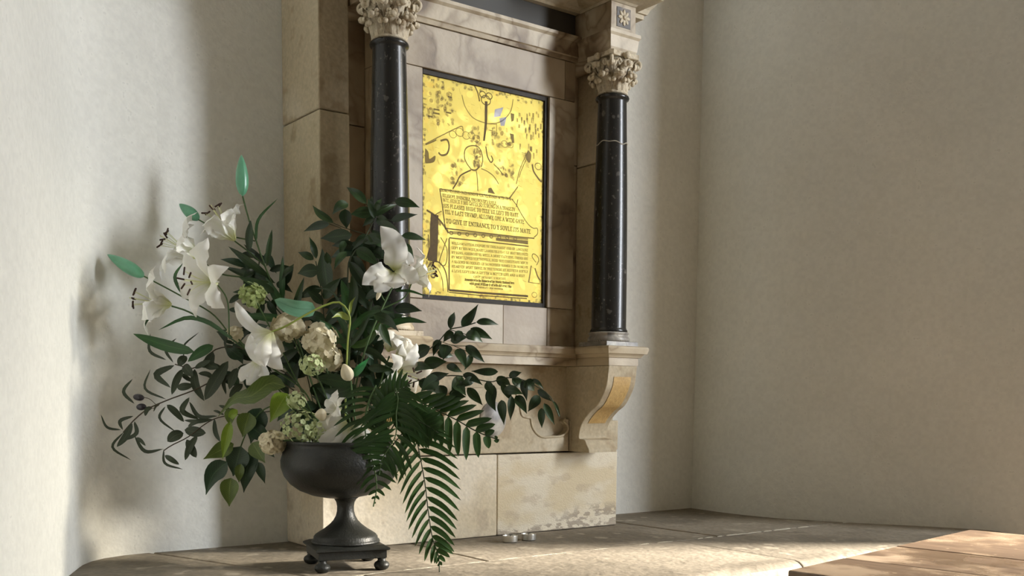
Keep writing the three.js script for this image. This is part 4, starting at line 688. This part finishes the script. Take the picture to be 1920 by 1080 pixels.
// dark filling foliage deep in the arrangement
for (const [k, lab, cx0, cx1, cy0, cy1, d] of [[0, 'dense dark leafy sprig packed behind the hydrangea heads', 540, 650, 590, 730, -.05], [1, 'dense dark leafy sprig packed between lily bud and column', 640, 740, 560, 720, -.04], [2, 'dense dark leafy sprig low over the urn rim', 540, 700, 720, 825, .03], [3, 'dense dark leafy sprig between the olive twigs and hydrangeas', 430, 560, 610, 740, -.05], [4, 'narrow-leaved dark sprig just under the upper white lilies', 425, 550, 470, 600, -.07], [5, 'dense dark leafy sprig right behind the wide open lily', 665, 750, 450, 590, -.03]]) {
  const p = plant('leafy_sprig', lab, 'foliage', rr(-.04, .04), -.03 + .05 * (k === 2)), mx = (cx0 + cx1) / 2, my = (cy0 + cy1) / 2;
  stem(p, [[mx + (640 - mx) * .4, Math.min(760, cy1 + 20), d], [mx, my, d], [mx, cy0, d]], .0014, G.stemDark);
  const L = []; for (let i = 0; i < (k === 4 ? 22 : k === 5 ? 26 : 34); i++) { const a = rnd() * 6.28, l = rr(34, 56), x = rr(cx0, cx1), y = rr(cy0, cy1); L.push([[x, y], [x + l * Math.cos(a), y + l * .8 * Math.sin(a)], k === 4 ? rr(11, 17) : rr(16, 26)]); }
  leaves(p, L, [G.ruscus2, G.ruscus2, G.broadDark], d);
}
// --- olive branches
{
  const p = plant('olive_branch', 'curling olive branch with two black olives against the white plaster', 'foliage', -.06, .0), d = -.015;
  stem(p, [[560, 740, 0], [470, 700, -.02], [420, 705, -.04], [365, 731, d], [312, 751, d], [275, 768, d], [250, 789, d], [231, 811, d]], .0015, G.bark);
  leaves(p, [[[252, 757], [232, 735], [249, 710], 7], [[312, 749], [272, 728], [282, 692], 5], [[227, 806], [201, 801], [189, 777], 5], [[232, 810], [211, 838], [246, 863], 5], [[250, 780], [225, 790], [230, 806], 7], [[252, 790], [256, 812], [222, 828], 8], [[248, 794], [236, 818], [219, 838], 13], [[252, 817], [272, 846], [306, 842], 7], [[255, 821], [273, 836], 7], [[355, 745], [342, 770], [373, 786], 11], [[355, 753], [372, 780], [408, 780], 8], [[313, 759], [345, 791], 13], [[310, 762], [299, 783], [331, 811], 5], [[332, 727], [362, 722], 15], [[300, 757], [288, 772], 4], [[285, 763], [272, 780], 9]], G.olive, d, { a: .6, b: .7, fold: .15, tilt: .1 });
  for (const [x, y, rx, q] of [[260, 745, 10.5, .0], [265, 763, 9.5, .2]]) { const g = new THREE.SphereGeometry(1, 20, 14); g.scale(rx * PX, 6.6 * PX, 6.8 * PX); g.rotateZ(-.12 + q); g.rotateY(-.64); const c = B(x, y, d); g.translate(c.x, c.y, c.z); part(p, 'olive', g, G.fruit, 'black olive'); part(p, 'stalk', tube(line([[x + 9, y, d], [x + 20, y + 3, d], [x + 33, y + (q ? -3 : 14), d]]), .0007, 8, 5), G.bark); }
}
{
  const p = plant('olive_branch', 'lower curling olive twig hanging beneath the one with olives', 'foliage', -.06, .02), d = .0;
  stem(p, [[560, 770, .01], [480, 775, -.01], [403, 785, d], [350, 821, d], [320, 836, d], [307, 845, d]], .0013, G.bark);
  leaves(p, [[[307, 842], [309, 868], [343, 880], 5], [[309, 854], [336, 871], 10], [[344, 812], [314, 828], 20], [[346, 806], [386, 812], 20], [[350, 824], [368, 858], 16], [[370, 817], [347, 863], 13], [[402, 785], [404, 810], [413, 828], 9], [[352, 800], [392, 788], 9], [[398, 786], [372, 790], [345, 788], 8], [[420, 778], [400, 770], 5], [[440, 776], [410, 760], 7]], G.olive, d, { a: .65, b: .7, fold: .15, tilt: .1 });
}
{
  const p = plant('olive_branch', 'upper curling olive twig tangled under the broad green lily leaf', 'foliage', -.05, -.02), d = -.02;
  stem(p, [[560, 720, 0], [500, 680, -.02], [450, 652, -.03], [405, 655, d], [365, 690, d], [328, 683, d]], .0013, G.bark);
  leaves(p, [[[312, 675], [281, 658], [282, 625], 6], [[325, 680], [311, 655], [331, 634], 6], [[345, 670], [344, 650], [373, 623], 4], [[327, 685], [294, 702], [320, 727], 13], [[342, 692], [322, 740], 14], [[365, 692], [366, 720], [383, 752], 16], [[428, 677], [402, 718], [384, 750], 24], [[417, 690], [375, 687], 12], [[400, 660], [392, 682], [410, 690], 20], [[345, 684], [362, 706], 18], [[350, 668], [335, 686], 16], [[365, 690], [395, 676], 11], [[340, 700], [362, 716], 9], [[425, 660], [422, 640], [426, 630], 5], [[440, 700], [420, 712], [424, 740], 9], [[445, 690], [430, 730], 16], [[455, 720], [430, 745], 14], [[372, 700], [390, 702], [402, 712], 10]], G.olive, d, { a: .65, b: .75, fold: .15, tilt: .1 });
}
// --- broad leaves at the urn's side
{
  const p = plant('broad_leaf_spray', 'broad pointed green leaves hanging beside the urn bowl', 'foliage', -.08, .03), d = .03;
  stem(p, [[560, 760, .06], [500, 765, .05], [468, 800, d], [452, 836, d], [440, 880, d]], .0016, G.stem);
  leaves(p, [[[489, 765], [470, 832], 42], [[452, 837], [437, 893], 44], [[473, 846], [457, 924], 36], [[484, 866], [497, 907], 18], [[500, 842], [515, 858], 13], [[426, 866], [400, 890], [386, 928], 36], [[560, 745], [520, 790], 34], [[470, 800], [510, 830], 30]], [G.broadDark, G.broadDark], d, { a: .7, b: 1.35, tilt: .1 });
  leaves(p, [[[535, 725, .07], [507, 718, .07], [472, 742, .07], [440, 748, .06], [409, 781, .05], 34], [[468, 774], [455, 820], 36], [[438, 832], [410, 846], [381, 861], 30], [[433, 896], [430, 950], 34], [[473, 830], [497, 868], 30], [[436, 765], [432, 800], 22], [[452, 870], [448, 905], 18]], G.broadOlive, d + .015, { a: .7, b: 1.35, tilt: .1 });
  leaves(p, [[[539, 738, .085], [524, 760, .09], [506, 792, .085], 38], [[432, 790], [424, 825], [417, 862], 20], [[445, 768], [430, 790], 15]], G.broadBright, d + .03, { a: .8, b: 1.4, tilt: .1 });
}
{
  const p = plant('strap_leaf_tuft', 'tuft of narrow strap leaves in the middle of the arrangement', 'foliage', .0, .02), d = .02;
  stem(p, [[652, 740, .03], [655, 660, d], [658, 600, d]], .0018);
  leaves(p, [[[655, 640], [640, 600], [618, 580], 13], [[655, 640], [665, 590], [672, 545], 11], [[656, 620], [690, 590], [740, 585], 13], [[655, 650], [690, 640], [716, 600], 15], [[655, 660], [625, 620], [600, 600], 13], [[656, 650], [680, 615], [700, 560], 12], [[655, 610], [650, 560], [640, 525], 20], [[655, 600], [664, 545], [660, 515], 18], [[655, 640], [625, 640], [598, 660], 11], [[658, 650], [700, 660], [735, 690], 13], [[655, 600], [620, 545], [590, 540], 5]], [G.strap, G.lilyLeaf, G.ruscus], d, { a: .45, b: .75, fold: .2 });
  leaves(p, [[[700, 590], [725, 600], [748, 622], 20], [[714, 606], [722, 630], [735, 652], 17], [[660, 720], [620, 712], [588, 708], 24], [[668, 722], [640, 735], [600, 730], 22], [[690, 690], [740, 695], 16]], [G.ruscus], d + .05);
  leaves(p, [[[592, 580, .04], [555, 578, .06], [515, 562, .06], 30]], G.teal, .05, { a: .35, b: .55, fold: .35, tilt: .2 });
}
console.log('foliage');
// --- ferns: leaflets in pairs along a curved midrib
function fern(label, dx, dz, pts, d, n, Lside, Rside, mat, rib, r = .0013, group) {
  const p = plant('fern_frond', label, 'fern', dx, dz, group), q = line(pts, d);
  part(p, 'stem', tube([org.get(p).clone(), ...q.slice(0, 1)], r, 10), rib); part(p, 'midrib', tube(q, r, 50), rib);
  const cv = new THREE.CatmullRomCurve3(q, false, 'centripetal');
  for (let i = 0; i < n; i++) for (const s of [-1, 1]) {
    const t = .03 + .93 * i / (n - 1) + (s > 0 ? .012 : 0), c = cv.getPoint(Math.min(t, .99)), T = cv.getTangent(Math.min(t, .99)), nb = T.clone().cross(TOCAM).normalize(), S = s < 0 ? Lside : Rside, l = S.len(t) * PX; if (l < .003) continue;
    const an = S.ang + (S.turn || 0) * t, dirn = T.clone().multiplyScalar(Math.cos(an)).addScaledVector(nb, s * Math.sin(an)), droop = S.droop || 0;
    const e = c.clone().addScaledVector(dirn, l).addScaledVector(T, droop * l).addScaledVector(TOCAM, (S.out || 0) * l + rr(-.06, .06) * l), m = c.clone().addScaledVector(dirn, l * .52).addScaledVector(TOCAM, .06 * l).addScaledVector(T, droop * l * .12);
    part(p, 'leaflet', ribbon([c, m, e], S.w * PX * Math.min(1, .45 + l / (40 * PX)), { a: .32, b: .62, n: 7, m: 1, fold: .2, tilt: (S.tilt || 0) + rr(-.15, .15) }), mat);
  }
  return p;
}
const bell = (mx, a = .35, b = .8) => (t) => mx * (1 - .75 * smooth(.7, 1, t)) * prof(Math.min(.999, t * .94 + .05), a, b);
fern('yellow-green fern frond reaching out level before the carved apron', .07, .05, [[770, 745], [800, 760], [823, 771], [857, 788], [896, 810], [936, 825]], .06, 11, { len: bell(58, .4, .55), ang: .78, w: 15, out: .15, tilt: .3 }, { len: bell(66, .5, .45), ang: 1.15, turn: -.1, w: 15, out: .1, tilt: .2, droop: .05 }, G.fern, G.stemDark);
fern('long dark fern frond hanging down past the urn foot to the ledge', .09, .06, [[772, 790], [779, 813], [788, 858], [797, 908], [803, 958], [811, 1008], [822, 1042], [824, 1074]], .085, 19, { len: bell(72, .35, .95), ang: 1.25, turn: -.5, w: 10.5, droop: .28, tilt: .1 }, { len: bell(62, .5, 1.0), ang: 1.05, turn: -.5, w: 10, droop: .25, tilt: .75 }, G.fern, G.stemDark);
fern('dark fern frond arching over the front of the urn bowl', .05, .09, [[742, 728], [746, 748], [743, 775], [742, 815], [728, 842], [716, 862], [711, 890]], .14, 17, { len: bell(62, .4, .6), ang: 1.2, w: 8.5, droop: .25 }, { len: bell(84, .35, .6), ang: 1.15, w: 8.5, droop: .22 }, G.fern, G.stem);
fern('dark fern frond spilling over the urn rim beside the drooping lily', .03, .09, [[705, 722], [692, 750], [684, 785], [688, 830], [700, 870], [706, 915], [700, 950]], .135, 17, { len: bell(58, .4, .8), ang: 1.15, w: 7.5, droop: .25 }, { len: bell(56, .4, .8), ang: 1.15, w: 7.5, droop: .25 }, G.fern, G.stem);
fern('short dark fern frond pointing out below the level yellow-green one', .07, .07, [[735, 770], [765, 782], [795, 795], [822, 812]], .10, 11, { len: bell(44, .4, .6), ang: .9, w: 12 }, { len: bell(50, .4, .6), ang: 1.0, w: 13, droop: .1 }, G.fern, G.stemDark);
fern('small dark fern frond curling up against the ruffled lilies', .05, .06, [[700, 790], [722, 760], [745, 735], [768, 722]], .11, 11, { len: bell(40, .5, .6), ang: .9, w: 9, droop: .3 }, { len: bell(36, .5, .6), ang: 1.0, w: 9, droop: .2 }, G.fern, G.stemDark);

// --- hydrangea, viburnum, scabious and hellebore heads
function floretGeo(r, petals, w, lift = .25) { const L = []; for (let k = 0; k < petals; k++) { const a = k / petals * Math.PI * 2, dv = V(Math.cos(a), 0, Math.sin(a)); L.push(ribbon([V(0, 0, 0), dv.clone().multiplyScalar(r * .55).setY(r * lift), dv.clone().multiplyScalar(r).setY(r * lift * .7)], w, { a: .7, b: .45, n: 4, m: 1, fold: .05, face: V(0, 1, 0) })); } return mergeGeometries(L); }
function head(name, label, category, px, py, d, rpx, count, geo, mat, fx, fz, o = {}) {
  const p = plant(name, label, category, fx, fz), c = B(px, py, d), R = rpx * PX, f = org.get(p);
  part(p, 'stem', tube([f.clone(), f.clone().lerp(c, .5).add(V(0, .01, 0)), c], .0018, 16), G.stem);
  for (let i = 0; i < count; i++) {
    const y = 1 - 2 * (i + .5) / count, a = i * 2.39996, q = Math.sqrt(1 - y * y), n = V(q * Math.cos(a), y, q * Math.sin(a)), s = rr(.8, 1.15) * R;
    const m = shade(new THREE.Mesh(geo, mat)); m.name = o.part || 'floret'; m.position.copy(c).addScaledVector(n, s).addScaledVector(V(0, 0, 0), 0).sub(f); m.position.y += (c.y - (m.position.y + f.y)) * .15; m.quaternion.setFromUnitVectors(V(0, 1, 0), n.clone().add(V(rr(-.4, .4), rr(-.2, .4), rr(-.4, .4))).normalize()); m.scale.setScalar(rr(.8, 1.2)); p.add(m);
  }
  return p;
}
const hyd = floretGeo(.0165, 4, .017), lace = floretGeo(.0062, 5, .0055), scab = floretGeo(.012, 5, .010, .5), star = floretGeo(.02, 6, .010, .35);
head('hydrangea_head', 'cream hydrangea head beneath the pale teal leaf', 'hydrangea', 542, 612, .03, 24, 26, hyd, G.cream, -.02, .01);
head('hydrangea_head', 'cream hydrangea head in the shaded middle of the arrangement', 'hydrangea', 600, 638, .03, 26, 30, hyd, G.cream, 0, .01);
head('hydrangea_head', 'small cream hydrangea head low behind the green viburnum cluster', 'hydrangea', 612, 672, .02, 22, 22, hyd, G.cream, .01, .0);
head('viburnum_cluster', 'small green-white viburnum cluster above the dark glossy leaf', 'viburnum', 585, 683, .08, 21, 46, lace, G.greenWhite, -.01, .04);
head('viburnum_cluster', 'wide green-white viburnum cluster resting on the urn rim', 'viburnum', 566, 800, .10, 33, 80, lace, G.greenWhite, -.03, .06);
head('viburnum_cluster', 'narrow green-white viburnum sprig beside the bright yellow-green leaf', 'viburnum', 556, 752, .09, 17, 34, lace, G.greenWhite, -.03, .05);
head('viburnum_cluster', 'small green-white viburnum sprig next to the rounded white bud', 'viburnum', 596, 808, .11, 18, 34, lace, G.greenWhite, -.01, .07);
head('scabious_head', 'rounded cream pompon flower hanging at the urn rim', 'flower', 512, 829, .08, 17, 60, scab, G.cream, -.07, .04, { part: 'petal' });
head('hellebore_flower', 'pale green star-petalled flower below the white lilies', 'flower', 474, 553, .0, 15, 14, star, G.paleGreen, -.03, .0, { part: 'petal' });
head('hellebore_flower', 'small cream flower cluster beside the hanging lily', 'flower', 440, 627, -.01, 9, 8, scab, G.cream, -.05, .0, { part: 'petal' });
console.log('done');
renderer.render(scene, camera);
